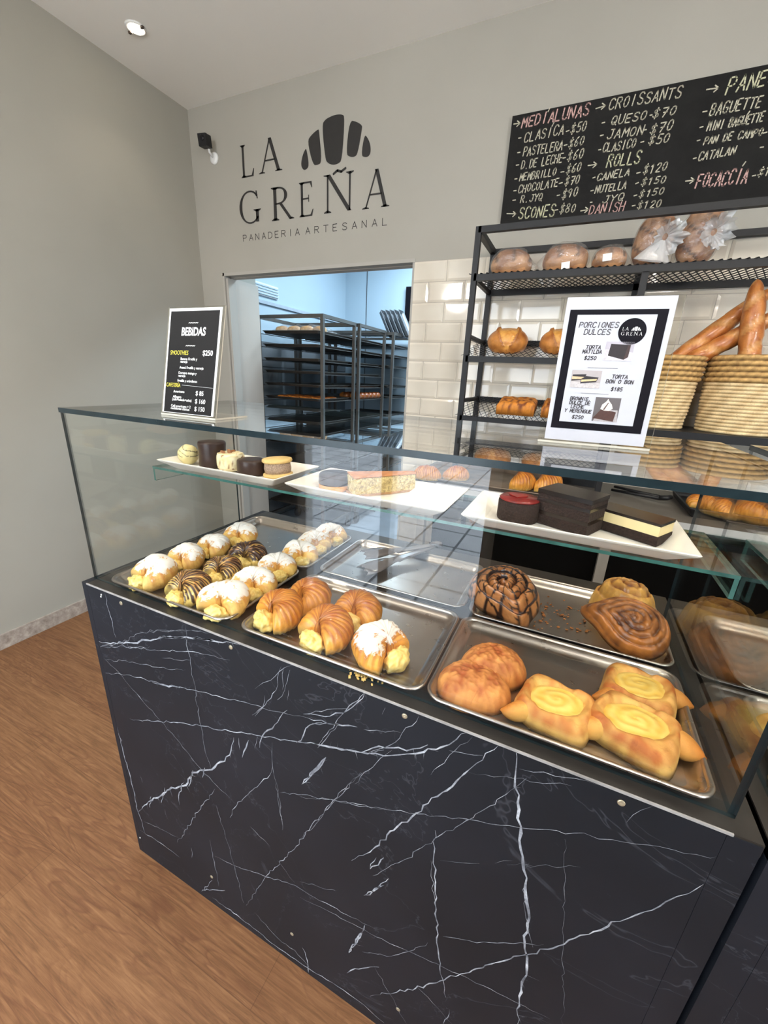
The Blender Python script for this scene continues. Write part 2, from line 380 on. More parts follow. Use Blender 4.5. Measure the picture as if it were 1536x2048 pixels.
# ---------------------------------------------------------------- downlights
m_bulb = emit('lamp_glow', (1.0, 0.86, 0.66), 22)
def downlight(x, y, label, k=1.0, proto=[None]):
    if proto[0] is None:
        r = thing('ceiling_spotlight', label, 'light', (x, y, ZC), 0, 'recessed ceiling spotlights')
        pr = [(0.030, -0.001), (0.033, -0.006), (0.045, -0.007), (0.047, -0.001)]
        b = MB(); b.lathe([(0.032, 0.0), (0.034, -0.006), (0.044, -0.007), (0.047, 0.0)], 28); b.build('trim_ring', m_white, r)
        b = MB(); b.lathe([(0.010, -0.010), (0.026, -0.009), (0.031, -0.002), (0.031, 0.0)][::-1], 24); b.build('bulb', m_bulb, r)
        mc = M('dark_clip', (70, 58, 50), 0.5)
        for s in (-1, 1): MB().box((s*0.042-0.009, -0.006, -0.013), (s*0.042+0.009, 0.006, -0.005)).build('spring_clip', mc, r)
        proto[0] = r
    else: r = copy_tree(proto[0], label, (x, y, ZC))
    l = bpy.data.lights.new('spot_lamp', 'SPOT'); l.spot_size = R(104); l.spot_blend = 0.75; l.shadow_soft_size = 0.035; l.energy = DOWNLIGHT_W*k; l.color = (1.0, 0.87, 0.70)
    lo = bpy.data.objects.new('spot_lamp', l); COL.objects.link(lo); lo.location = (x, y, ZC-0.016)
    return r
downlight(-2.24, 1.81, 'lit recessed ceiling spotlight near the left wall corner', .14)
for x, y, w in ((-1.3, 0.75, 'over the left end of the pastry counter'), (0.9, 0.9, 'over the right end of the pastry counter'), (2.4, 0.9, 'added out of view over the far right counter'), (-1.0, -.6, 'added out of view near the shop door'), (1.0, -.6, 'added out of view before the side opening')):  # last three are unseen spotlights added to light the room
    downlight(x, y, 'lit recessed ceiling spotlight ' + w)
downlight(.25, 1.2, 'lit recessed ceiling spotlight over the gap before the bread shelving', .8)

# unseen opal globe pendants, added to brighten the ceiling and walls
m_globe = emit('added_globe_glow', (1.0, 0.93, 0.82), 12.0)
def pendant(x, y, label):
    t = thing('added_pendant_lamp', label, 'lamp', (x, y, ZC), 0, 'added opal globe pendant lamps'); b = MB(); b.lathe([(0.0, -.03), (.05, -.028), (.05, 0), (0, 0)], 24); b.build('ceiling_rose', m_white, t)
    MB().tube([(0, 0, -.02), (0, 0, -.5)], .003, 8).build('cord', m_black, t)
    b = MB(); b.lathe([(.12*math.cos(a), -.61+.12*math.sin(a)) for a in [R(-90+12*i) for i in range(16)]], 32); b.build('globe', m_globe, t)
    l = bpy.data.lights.new('globe_lamp', 'POINT'); l.energy = 160; l.color = (1.0, .96, .89); l.shadow_soft_size = .13; o = bpy.data.objects.new('globe_lamp', l); COL.objects.link(o); o.location = (x, y, ZC-.61); t_ = [c for c in t.children if c.name.startswith('globe')][0]; t_.visible_shadow = True
pendant(0.5, -0.35, 'added opal globe pendant before the counter, to brighten the ceiling'); pendant(-1.5, -.45, 'added opal globe pendant behind the viewer over the left side of the shop floor'); pendant(1.9, -.4, 'added opal globe pendant behind the viewer near the side opening')
# ---------------------------------------------------------------- lettering
GL = {  # single-stroke capitals on a cell 0.62 wide, 1 high
'A': [[(0,0),(.3,1),(.6,0)],[(.1,.34),(.5,.34)]], 'B': [[(0,0),(0,1),(.35,1),(.5,.88),(.5,.64),(.35,.53),(0,.53)],[(.35,.53),(.56,.4),(.56,.14),(.4,0),(0,0)]],
'C': [[(.58,.82),(.44,1),(.18,1),(.02,.78),(.02,.22),(.18,0),(.44,0),(.58,.18)]], 'D': [[(0,0),(0,1),(.3,1),(.56,.75),(.56,.25),(.3,0),(0,0)]],
'E': [[(.52,1),(0,1),(0,0),(.52,0)],[(0,.52),(.42,.52)]], 'F': [[(.55,1),(0,1),(0,0)],[(0,.52),(.42,.52)]],
'G': [[(.58,.84),(.44,1),(.18,1),(.02,.78),(.02,.22),(.18,0),(.44,0),(.58,.16),(.58,.45),(.34,.45)]], 'H': [[(0,0),(0,1)],[(.56,0),(.56,1)],[(0,.52),(.56,.52)]],
'I': [[(.3,0),(.3,1)]], 'J': [[(.5,1),(.5,.2),(.36,0),(.14,0),(.02,.18)],[(.25,1),(.6,1)]], 'K': [[(0,0),(0,1)],[(.55,1),(0,.45)],[(.15,.58),(.58,0)]],
'L': [[(0,1),(0,0),(.52,0)]], 'M': [[(0,0),(.04,1),(.3,.35),(.58,1),(.62,0)]], 'N': [[(0,0),(0,1),(.55,0),(.55,1)]],
'O': [[(.3,1),(.1,.88),(.02,.5),(.1,.12),(.3,0),(.5,.12),(.58,.5),(.5,.88),(.3,1)]], 'P': [[(0,0),(0,1),(.38,1),(.55,.86),(.55,.62),(.38,.48),(0,.48)]],
'Q': [[(.3,1),(.1,.88),(.02,.5),(.1,.12),(.3,0),(.5,.12),(.58,.5),(.5,.88),(.3,1)],[(.34,.28),(.62,-.08)]], 'R': [[(0,0),(0,1),(.38,1),(.54,.86),(.54,.64),(.38,.5),(0,.5)],[(.28,.5),(.58,0)]],
'S': [[(.55,.84),(.42,1),(.16,1),(.03,.84),(.05,.64),(.5,.4),(.57,.2),(.44,0),(.14,0),(0,.16)]], 'T': [[(0,1),(.6,1)],[(.3,1),(.3,0)]],
'U': [[(0,1),(.02,.22),(.16,0),(.42,0),(.56,.22),(.57,1)]], 'V': [[(0,1),(.3,0),(.6,1)]], 'W': [[(0,1),(.14,0),(.31,.65),(.48,0),(.62,1)]], 'X': [[(0,0),(.56,1)],[(0,1),(.56,0)]],
'Y': [[(0,1),(.3,.5),(.6,1)],[(.3,.5),(.26,0)]], 'Z': [[(0,1),(.56,1),(0,0),(.56,0)]], '.': [[(.2,0),(.26,.05)]], '-': [[(.1,.48),(.5,.5)]], ',': [[(.22,.08),(.16,-.14)]], ' ': [],
'0': [[(.28,1),(.1,.86),(.03,.5),(.1,.12),(.28,0),(.46,.12),(.54,.5),(.46,.88),(.28,1)]], '1': [[(.12,.78),(.32,1),(.3,0)]], '2': [[(.04,.8),(.16,1),(.42,1),(.54,.8),(.48,.58),(.02,0),(.56,0)]],
'3': [[(.04,.88),(.2,1),(.42,1),(.54,.82),(.42,.56),(.24,.54)],[(.42,.54),(.56,.3),(.44,.02),(.18,0),(.02,.14)]], '5': [[(.52,1),(.1,1),(.06,.56),(.36,.6),(.54,.4),(.5,.12),(.3,0),(.04,.08)]], '6': [[(.46,1),(.2,.8),(.04,.4),(.1,.08),(.3,0),(.5,.14),(.5,.38),(.32,.5),(.08,.36)]],
'7': [[(.02,1),(.56,1),(.24,0)],[(.16,.5),(.5,.52)]], '8': [[(.28,.54),(.08,.7),(.1,.92),(.28,1),(.46,.92),(.48,.7),(.28,.54),(.04,.36),(.04,.12),(.28,0),(.52,.12),(.52,.36),(.28,.54)]], '9': [[(.5,.62),(.3,.5),(.06,.66),(.08,.9),(.3,1),(.5,.88),(.5,.6),(.4,0)]],
'$': [[(.52,.8),(.4,.92),(.16,.92),(.04,.78),(.08,.6),(.46,.4),(.54,.22),(.42,.08),(.12,.08),(0,.2)],[(.3,1.1),(.26,-.1)]],
}
def ribbon(mb, pts, w, put, mat=0, depth=0.0):
    """a flat painted stroke along pts (2-D); put maps (a,b) to a 3-D point"""
    for i in range(len(pts) - 1):
        (a, b), (c, d) = pts[i], pts[i+1]; L = math.hypot(c-a, d-b) or 1e-6; ux, uy = (c-a)/L, (d-b)/L
        e = w * 0.42; nx, ny = -uy*w/2, ux*w/2
        q = [(a-ux*e+nx*.7, b-uy*e+ny*.7), (a-ux*e-nx*.7, b-uy*e-ny*.7), (a-nx, b-ny), (c-nx, d-ny), (c+ux*e-nx*.7, d+uy*e-ny*.7), (c+ux*e+nx*.7, d+uy*e+ny*.7), (c+nx, d+ny), (a+nx, b+ny)]
        mb.poly([put(x, y) for x, y in q], mat)
def write(mb, text, x, z, width, slope, h, w, put, mat=0, slant=0.1, jit=0.0, gap=0.2, seed=1):
    rnd = random.Random(seed); n = len(text); adv = 0.62 + gap; tot = adv*n - gap; sx = width / tot
    for i, ch in enumerate(text):
        jx, jz, js = (rnd.uniform(-jit, jit) for _ in range(3))
        for st in GL.get(ch, []):
            pts = []
            for (a, b) in st:
                b2 = b * (1 + js*0.8) + jz*0.5; aa = (i*adv + a + slant*b + jx*0.4)
                pts.append((x + aa*sx, z + b2*h + slope*(aa*sx)/max(width, 1e-6)))
            ribbon(mb, pts, w, put, mat)
def font_mesh(text, size, mb, put, mat=0, bold=0.0, shear=0.0, width=None, align='LEFT', spacing=1.0):
    cu = bpy.data.curves.new('t', 'FONT'); cu.body = text; cu.size = size; cu.offset = bold; cu.shear = shear; cu.resolution_u = 3; cu.space_character = spacing
    ob = bpy.data.objects.new('t', cu); COL.objects.link(ob)
    dg = bpy.context.evaluated_depsgraph_get(); me = bpy.data.meshes.new_from_object(ob.evaluated_get(dg))
    xs = [v.co.x for v in me.vertices]; k = 1.0; x0 = min(xs) if xs else 0
    if width and xs: k = width / (max(xs) - min(xs))
    wd = (max(xs) - x0)*k if xs else 0; off = {'LEFT': 0, 'CENTER': -wd/2, 'RIGHT': -wd}[align]
    mb.add([put((v.co.x - x0)*k + off, v.co.y) for v in me.vertices], [tuple(p.vertices) for p in me.polygons], mat)
    bpy.data.objects.remove(ob); bpy.data.curves.remove(cu); bpy.data.meshes.remove(me)
# roman capitals with thick and thin strokes for the wall sign: polygons in a unit cell
def serif(ch):
    T, t = 0.13, 0.045; P = []
    def stem(x, w=T, y0=0.0, y1=1.0, s0=True, s1=True):
        P.append([(x-w/2, y0), (x+w/2, y0), (x+w/2, y1), (x-w/2, y1)])
        for y, d, on in ((y0, 1, s0), (y1, -1, s1)):
            if on: P.append([(x-w/2-.1, y), (x+w/2+.1, y), (x+w/2+.1, y+d*.022), (x+w/2, y+d*.07), (x-w/2, y+d*.07), (x-w/2-.1, y+d*.022)])
    def diag(x0, y0, x1, y1, w): P.append([(x0-w/2, y0), (x0+w/2, y0), (x1+w/2, y1), (x1-w/2, y1)])
    def foot(x, y=0, w=.13, d=1): P.append([(x-w, y), (x+w, y), (x+w, y+d*.022), (x, y+d*.06), (x-w, y+d*.022)])
    def arc(cx, cy, rx, ry, a0, a1, thick, thin, n=22):
        for i in range(n):
            q = []
            for a in (a0+(a1-a0)*i/n, a0+(a1-a0)*(i+1)/n):
                w = thin + (thick-thin)*abs(math.cos(a))**1.5; q.append(((cx+rx*math.cos(a), cy+ry*math.sin(a)), (cx+(rx-w)*math.cos(a), cy+(ry-thin*1.1)*math.sin(a))))
            P.append([q[0][0], q[1][0], q[1][1], q[0][1]])
    if ch == 'L': stem(.2); P.append([(.2,0),(.86,0),(.92,.24),(.88,.24),(.74,t),(.2,t)])
    if ch == 'A': diag(.12,0,.5,1,t*1.2); diag(.86,0,.5,1,T); P.append([(.26,.34),(.72,.34),(.72,.34+t),(.26,.34+t)]); foot(.12); foot(.86,w=.15)
    if ch == 'E':
        stem(.2); P.append([(.2,0),(.82,0),(.9,.2),(.86,.2),(.72,t),(.2,t)]); P.append([(.2,1),(.8,1),(.84,.82),(.8,.82),(.7,1-t),(.2,1-t)]); P.append([(.2,.5),(.62,.5),(.62,.5+t),(.2,.5+t)]); P.append([(.6,.42),(.64,.42),(.64,.62),(.6,.62)])
    if ch == 'R': stem(.2); arc(.34,.74,.4,.26,-math.pi/2,math.pi/2,T,t); P.append([(.2,1-t),(.36,1-t),(.36,1),(.2,1)]); P.append([(.2,.48),(.36,.48),(.36,.48+t),(.2,.48+t)]); diag(.88,0,.44,.5,T); foot(.92,w=.1)
    if ch == 'N': stem(.12,t*1.2,s1=False); stem(.88,t*1.2,s0=False); diag(.88,0,.14,1,T*1.05); P.append([(-.02,1),(.18,1),(.18,.978),(.1,.95),(-.02,.978)])
    if ch == 'G': arc(.52,.5,.5,.51,math.radians(42),math.radians(322),T,t); stem(.84,T,.03,.42,False,True); P.append([(.8,.98),(.85,.98),(.89,.74),(.85,.74)])
    return P
WALLY = YB - 0.0015
EMBLEM=[[(-1.691,2.604),(-1.678,2.647),(-1.657,2.675),(-1.65,2.671),(-1.634,2.594),(-1.654,2.577),(-1.676,2.578)],[(-1.644,2.708),(-1.616,2.732),(-1.571,2.751),(-1.565,2.746),(-1.547,2.598),(-1.576,2.588),(-1.607,2.592)],[(-1.545,2.765),(-1.525,2.786),(-1.485,2.794),(-1.453,2.796),(-1.417,2.791),(-1.4,2.779),(-1.415,2.59),(-1.44,2.576),(-1.476,2.575),(-1.509,2.589),(-1.524,2.61)],[(-1.37,2.757),(-1.329,2.746),(-1.293,2.725),(-1.293,2.709),(-1.317,2.604),(-1.336,2.593),(-1.367,2.598),(-1.389,2.614)],[(-1.277,2.683),(-1.258,2.666),(-1.242,2.637),(-1.236,2.604),(-1.248,2.583),(-1.271,2.582),(-1.295,2.593)]]
LOGO=[('L',-2.142,2.595,0.114,0.164),('A',-1.998,2.598,0.171,0.167),('G',-2.174,2.35,0.174,0.173),('R',-1.921,2.347,0.171,0.171),('E',-1.711,2.347,0.115,0.172),('N',-1.532,2.349,0.192,0.184),('A',-1.279,2.344,0.163,0.177)]
def smooth_poly(p, it=2):
    for _ in range(it):
        q = []
        for i in range(len(p)):
            a, b = p[i], p[(i+1) % len(p)]
            q += [(a[0]*.75+b[0]*.25, a[1]*.75+b[1]*.25), (a[0]*.25+b[0]*.75, a[1]*.25+b[1]*.75)]
        p = q
    return p
sign = thing('wall_sign', 'large black painted bakery name and striped croissant emblem on the grey back wall', 'sign', (-1.65, YB, 2.25))
def onwall(x, z): return (x + 1.65, WALLY - YB, z - 2.25)
for e in EMBLEM: MB().prism([onwall(x, z) for x, z in smooth_poly(e)], (0, -0.0015, 0)).build('emblem_segment', m_blackp, sign, fixn=True)
for ch, x, z, w, h in LOGO:
    b = MB()
    for pl in serif(ch): b.prism([onwall(x + a*w, z + c*h) for a, c in pl], (0, -0.001, 0))
    b.build('letter', m_blackp, sign, fixn=True)
b = MB(); b2 = [(-1.470,2.533),(-1.445,2.546),(-1.42,2.538),(-1.392,2.55)]
ribbon(b, b2, 0.012, onwall); 
b.build('letter_tilde', m_blackp, sign)
b = MB()
b.m = []
write(b, 'PANADERIA', -2.155, 2.257, 0.445, 0, 0.034, 0.0036, onwall, slant=0, gap=0.42); b.build('tagline_word', m_blackp, sign); b = MB(); write(b, 'ARTESANAL', -1.665, 2.257, 0.545, 0, 0.034, 0.0036, onwall, slant=0, gap=0.62)
b.build('tagline_word', m_blackp, sign)
# ---------------------------------------------------------------- chalkboard
CHALK=[('MEDIALUNAS',-0.45,2.571,0.278,0.001,0.039,'p'),('CLASICA',-0.431,2.515,0.166,0.005,0.035,'w'),('$50',-0.234,2.515,0.062,0.003,0.032,'w'),('PASTELERA',-0.428,2.462,0.169,-0.001,0.033,'w'),('$60',-0.232,2.464,0.06,0.005,0.033,'w'),('D.DE LECHE',-0.429,2.412,0.177,0.004,0.032,'w'),('$60',-0.23,2.417,0.063,0.004,0.035,'w'),('MEMBRILLO',-0.43,2.367,0.158,0.002,0.027,'w'),('$60',-0.226,2.367,0.059,0.006,0.031,'w'),('CHOCOLATE',-0.429,2.318,0.175,0.007,0.03,'w'),('$70',-0.224,2.324,0.059,0.003,0.031,'w'),('R.JYQ',-0.412,2.278,0.096,0.0,0.027,'w'),('$90',-0.229,2.274,0.064,0.004,0.033,'w'),('SCONES',-0.412,2.213,0.16,-0.003,0.045,'g'),('$80',-0.228,2.216,0.065,0.002,0.033,'w'),('CROISSANTS',-0.095,2.576,0.257,-0.003,0.036,'w'),('QUESO',-0.077,2.521,0.13,0.0,0.029,'w'),('$70',0.076,2.519,0.08,-0.001,0.028,'w'),('JAMON',-0.081,2.474,0.134,-0.003,0.03,'w'),('$70',0.078,2.467,0.079,0.003,0.032,'w'),('CLASICO',-0.09,2.428,0.123,0.002,0.03,'w'),('$50',0.081,2.43,0.074,-0.002,0.031,'w'),('ROLLS',-0.063,2.37,0.126,0.0,0.042,'g'),('CANELA',-0.093,2.327,0.124,0.003,0.026,'w'),('$120',0.084,2.328,0.085,0.003,0.029,'w'),('NUTELLA',-0.091,2.281,0.12,0.002,0.027,'w'),('$150',0.086,2.287,0.088,0.001,0.025,'w'),('JYQ',-0.054,2.24,0.081,0.001,0.026,'w'),('$150',0.088,2.245,0.088,0.002,0.025,'w'),('DANISH',-0.101,2.202,0.139,0.0,0.034,'p'),('$120',0.089,2.202,0.087,-0.001,0.025,'w'),('PANES',0.313,2.553,0.151,0.009,0.047,'g'),('BAGUETTE',0.276,2.494,0.159,0.002,0.035,'w'),('MINI BAGUETTE',0.28,2.445,0.175,0.004,0.028,'w'),('PAN DE CAMPO',0.28,2.402,0.184,0.001,0.024,'w'),('CATALAN',0.274,2.349,0.119,0.006,0.028,'w'),('FOCACCIA',0.288,2.256,0.167,-0.002,0.047,'p'),('$180',0.487,2.269,0.073,0.0,0.029,'w')]
DASH=[(-0.487,2.591,-0.459,2.59,1),(-0.47,2.24,-0.427,2.235,1),(-0.145,2.589,-0.11,2.593,1),(-0.138,2.388,-0.104,2.388,1),(-0.137,2.218,-0.106,2.22,1),(0.247,2.581,0.286,2.579,1),(0.248,2.284,0.278,2.284,1),(-0.457,2.534,-0.447,2.534,0),(-0.454,2.479,-0.443,2.479,0),(-0.453,2.431,-0.442,2.431,0),(-0.452,2.377,-0.442,2.377,0),(-0.45,2.33,-0.439,2.33,0),(-0.449,2.292,-0.437,2.292,0),(-0.252,2.527,-0.241,2.529,0),(-0.252,2.477,-0.241,2.478,0),(-0.249,2.43,-0.239,2.431,0),(-0.249,2.378,-0.236,2.378,0),(-0.249,2.335,-0.236,2.337,0),(-0.25,2.289,-0.239,2.29,0),(-0.25,2.232,-0.238,2.233,0),(-0.111,2.534,-0.101,2.535,0),(-0.109,2.49,-0.098,2.491,0),(-0.106,2.44,-0.098,2.44,0),(0.067,2.531,0.074,2.531,0),(0.058,2.484,0.064,2.484,0),(0.053,2.443,0.063,2.444,0),(-0.11,2.339,-0.102,2.341,0),(-0.109,2.291,-0.1,2.292,0),(-0.103,2.247,-0.096,2.247,0),(0.061,2.335,0.073,2.336,0),(0.065,2.297,0.074,2.3,0),(0.068,2.253,0.078,2.255,0),(0.069,2.216,0.079,2.217,0),(0.252,2.511,0.265,2.511,0),(0.255,2.461,0.264,2.462,0),(0.256,2.418,0.264,2.419,0),(0.257,2.359,0.266,2.36,0),(0.471,2.274,0.48,2.275,0),(0.468,2.41,0.478,2.411,0),(0.471,2.365,0.48,2.365,0)]
bd = thing('chalkboard_menu', 'wide black chalkboard price list hung above the bread shelves', 'chalkboard', (-0.5, YB-.0015, 2.18))
bx0, bz0, bx1, bz1 = -0.497, 2.186, 1.25, 2.622
bl = lambda x, z: (x + 0.5, -0.0206, z - 2.18)
MB().box((bx0+.5, -0.02, bz0-2.18), (bx1+.5, 0, bz1-2.18)).build('board', m_board, bd, bevel=0.0015)
MB().box((bx0+.5, -0.024, bz0-2.18-0.004), (bx1+.5, 0, bz0-2.18-0.0005)).build('bottom_edge', m_black, bd)
for key, nm in (('w', 'white_chalk_lettering'), ('g', 'yellow_chalk_lettering'), ('p', 'pink_chalk_lettering')):
    b = MB()
    for i, (t_, x, z, w, s, h, k) in enumerate(CHALK):
        if k != key: continue
        big = h > 0.036
        write(b, t_, x, z, w, s, h, 0.0052 if big else 0.0042, bl, slant=0.16, jit=0.09, gap=0.22, seed=i+3); b.build('chalk_words', m_ch[key], bd); b = MB()
    if key == 'w':
        for (x0, z0, x1, z1, a) in DASH:
            ribbon(b, [(x0, z0), (x1, z1)], 0.0042, bl)
            if a: ribbon(b, [(x1-.013, z1+.01), (x1, z1), (x1-.013, z1-.01)], 0.0042, bl)
        for (x, z) in ((-0.316, 2.556), (-0.342, 2.612), (0.40, 2.475), (0.43, 2.312)): ribbon(b, [(x, z), (x+.006, z+.012)], 0.004, bl)
    if b.v: b.build('chalk_dashes_and_arrows', m_ch[key], bd)
# ---------------------------------------------------------------- security camera
sc_ = thing('security_camera', 'small black security camera on a round white mount high on the back wall', 'camera', (-2.352, YB, 2.725))
b = MB(); b.lathe([(0.0, 0.0), (0.033, 0.0), (0.033, 0.006), (0.026, 0.012), (0.01, 0.015)], 28); ob = b.build('wall_mount', m_white, sc_); ob.rotation_euler = (R(90), 0, 0)
MB().tube([(0, -0.012, 0.004), (0.0, -0.04, 0.018), (0.012, -0.055, 0.03)], 0.007, 10).build('arm', m_white, sc_)
hd = MB().box((-0.028, -0.027, -0.030), (0.028, 0.027, 0.030)).build('camera_body', m_black, sc_, bevel=0.009, loc=(0.015, -0.085, 0.052)); hd.rotation_euler = (R(8), 0, R(10))
b = MB(); b.lathe([(0.0, 0), (0.015, 0), (0.015, 0.004), (0.008, 0.005), (0.0, 0.003)], 20); l_ = b.build('lens', M('lens_glass', (18, 18, 24), 0.08), hd, loc=(0, -0.0265, 0.008)); l_.rotation_euler = (R(90), 0, 0)
# ---------------------------------------------------------------- black metal wall shelving
SX0, SY0, SY1, SXM, SX1 = -0.513, 2.010, 2.345, 0.150, 1.35
ZW = 0.985
sh = thing('bread_shelving', 'black steel frame shelving with expanded mesh shelves against the tiled wall', 'shelf', (0.2, 2.18, ZW))
def S_(p): return (p[0]-0.2, p[1]-2.18, p[2]-ZW)
pw = 0.024
for x in (SX0, SXM, SX1):
    for y in (SY0, SY1):
        zt_ = 2.09
        if x == SXM and y == SY0: zt_ = 1.885
        MB().bar(S_((x, y, ZW)), S_((x, y, zt_)), pw).build('post', m_black, sh)
for z in (2.078,):
    MB().bar(S_((SX0, SY0, z)), S_((SX1, SY0, z)), pw).build('front_rail', m_black, sh); MB().bar(S_((SX0, SY1, z)), S_((SX1, SY1, z)), pw).build('back_rail', m_black, sh)
    for x in (SX0, SX1): MB().bar(S_((x, SY0, z)), S_((x, SY1, z)), pw).build('side_rail', m_black, sh)
def mesh_shelf(x0, x1, y0, z0, y1, z1, name):
    """expanded-metal sheet: zigzag strands meeting in diamonds, sheared edges left open"""
    b = MB(); pit, row = 0.026, 0.034
    L = math.hypot(y1-y0, z1-z0); uy, uz = (y1-y0)/L, (z1-z0)/L; nr = int(L/row); n = int((x1-x0)/(pit/2))
    def P_(a, s, dz): return S_((x0 + a, y0 + uy*s, z0 + uz*s + dz))
    w = 0.0013; q = 0.0009
    for r in range(nr):
        base = (r + 0.5)*L/nr; amp = L/nr/2*0.96
        for k in range(n):
            s0 = base + (amp if (k + r) % 2 else -amp); s1 = base - (amp if (k + r) % 2 else -amp)
            a0, a1 = k*pit/2, (k+1)*pit/2
            sg = 1 if s1 > s0 else -1; e = q*sg
            vs = [P_(a0+e, s0-w, 0.001), P_(a1+e, s1-w, 0.001), P_(a1-e, s1+w, -0.0005), P_(a0-e, s0+w, -0.0005), P_(a0+e, s0-w, -0.0012), P_(a1+e, s1-w, -0.0012), P_(a1-e, s1+w, -0.0022), P_(a0-e, s0+w, -0.0022)]
            b.add(vs, [(0,1,2,3),(7,6,5,4),(0,4,5,1),(2,6,7,3)])
    return b.build(name, m_black, sh)
tiers = [(SX0, SX1, 1.895, 1.895), (SX0, SXM, 1.558, 1.655), (SX0, SXM, 1.285, 1.368), (SX0, SXM, 1.10, 1.13)]
for i, (x0, x1, zf, zb) in enumerate(tiers):
    MB().bar(S_((x0, SY0, zf)), S_((x1, SY0, zf)), pw, 0.026).build('front_rail', m_black, sh); MB().bar(S_((x0, SY1, zb)), S_((x1, SY1, zb)), pw, 0.026).build('back_rail', m_black, sh)
    for x in (x0, x1): MB().bar(S_((x, SY0, zb)), S_((x, SY1, zb)), 0.018).build('side_rail', m_black, sh)
    mesh_shelf(x0-0.02, x1, SY0-0.022, zf+0.0145, SY1, zb+0.0145, 'mesh_shelf')
MB().box(S_((SXM+0.013, SY0-0.012, 1.270)), S_((SX1, SY1, 1.303))).build('plank_shelf', m_black, sh, bevel=0.002)
# ---------------------------------------------------------------- crusty things: generic blob with per-point crust colour
CR_D, CR_M, CR_L, CR_C = lin((128, 62, 22))[:3], lin((204, 128, 48))[:3], lin((232, 186, 100))[:3], lin((246, 224, 140))[:3]
m_crust = vcol('golden_crust', 0.36, 110, 0.25, 0.35, coat=0.4); m_crust_matt = vcol('dusty_crust', 0.6, 70, 0.25, 0.35); m_sugar = vcol('sugared_crust', 0.5, 110, 0.18, 0.3, sugar=True)
m_choco = M('dark_chocolate', (52, 32, 24), 0.32, var=0.15, scale=60); m_cream = vcol('pastry_cream', 0.4, 60, 0.08, 0.12)
def blob(nu, nv, fn):
    """closed skin over a sphere of directions; fn(theta, phi) -> point, colour"""
    b = MB(); b.c = []; vs = []
    for j in range(nv + 1):
        ph = max(-1.5705, min(1.5705, -math.pi/2 + math.pi*j/nv))
        for i in range(nu):
            p, c = fn(2*math.pi*i/nu, ph); vs.append(p); b.c.append(c)
    fs = [(j*nu+i, j*nu+(i+1) % nu, (j+1)*nu+(i+1) % nu, (j+1)*nu+i) for j in range(nv) for i in range(nu)]
    b.add(vs, fs, 0, True); return b
def loaf_fn(a, bb, h, seed, dark=CR_M, light=CR_L, flat=0.35, scores=0, pw_=2.4):
    def fn(t, ph):
        ct, st, cp, sp = math.cos(t), math.sin(t), math.cos(ph), math.sin(ph)
        e = 2/pw_
        x = a*math.copysign(abs(ct)**e, ct)*cp**0.8; y = bb*math.copysign(abs(st)**e, st)*cp**0.8
        z = h*(0.5 + 0.5*sp) if sp > 0 else h*(0.5 + 0.5*sp*flat*1.4)
        z = h*flat*(1+max(-1, sp*1.25)) if sp < 0 else h*(flat + (1-flat)*sp)
        n = nz(x, y, z + seed, 22); n2 = nz(x + seed, y, z, 60)
        k = 1 + 0.05*n + 0.015*n2; c = mixc(dark, light, sm(-.2, .6, n + 0.5 - 1.1*max(0, sp)))
        if scores:
            sx = math.sin(x/a*scores*1.5 + y/bb*1.2 + seed)
            if sp > .1 and sx > .82: k *= 1 - .035*(sx-.82)/.18; c = mixc(c, (0.05, .025, .015), .75)
        return (x*k, y*k, max(0, z*(1 + .05*n)*1.0)), c
    return fn
# wrapped loaves on the top mesh shelf
def bag_mat(k1=.16, k2=.05):
    t = NT('cellophane'); t.n.remove(t.b); co = t.co(); f = t.noise(co, 28, 4, 0.65, 1.2)
    bp = t.add('ShaderNodeBump'); bp.inputs['Strength'].default_value = 0.9; bp.inputs['Distance'].default_value = 0.012; t.link(f, bp.inputs['Height'])
    tr = t.add('ShaderNodeBsdfTransparent'); tr.inputs[0].default_value = (0.97, 0.97, 0.97, 1); gl = t.add('ShaderNodeBsdfGlossy'); gl.inputs['Roughness'].default_value = 0.08; t.link(bp.outputs[0], gl.inputs['Normal'])
    df = t.add('ShaderNodeBsdfDiffuse'); df.inputs[0].default_value = (0.95, 0.95, 0.95, 1)
    m1 = t.add('ShaderNodeMixShader'); m1.inputs[0].default_value = k1; t.link(tr.outputs[0], m1.inputs[1]); t.link(gl.outputs[0], m1.inputs[2])
    m2 = t.add('ShaderNodeMixShader'); m2.inputs[0].default_value = k2; t.link(m1.outputs[0], m2.inputs[1]); t.link(df.outputs[0], m2.inputs[2]); t.link(m2.outputs[0], t.out.inputs['Surface'])
    return t.m
m_bag = bag_mat(); m_ruffle = bag_mat(.30, .28)
BR_D, BR_M = lin((150, 98, 60))[:3], lin((204, 152, 106))[:3]
ZT = 1.915
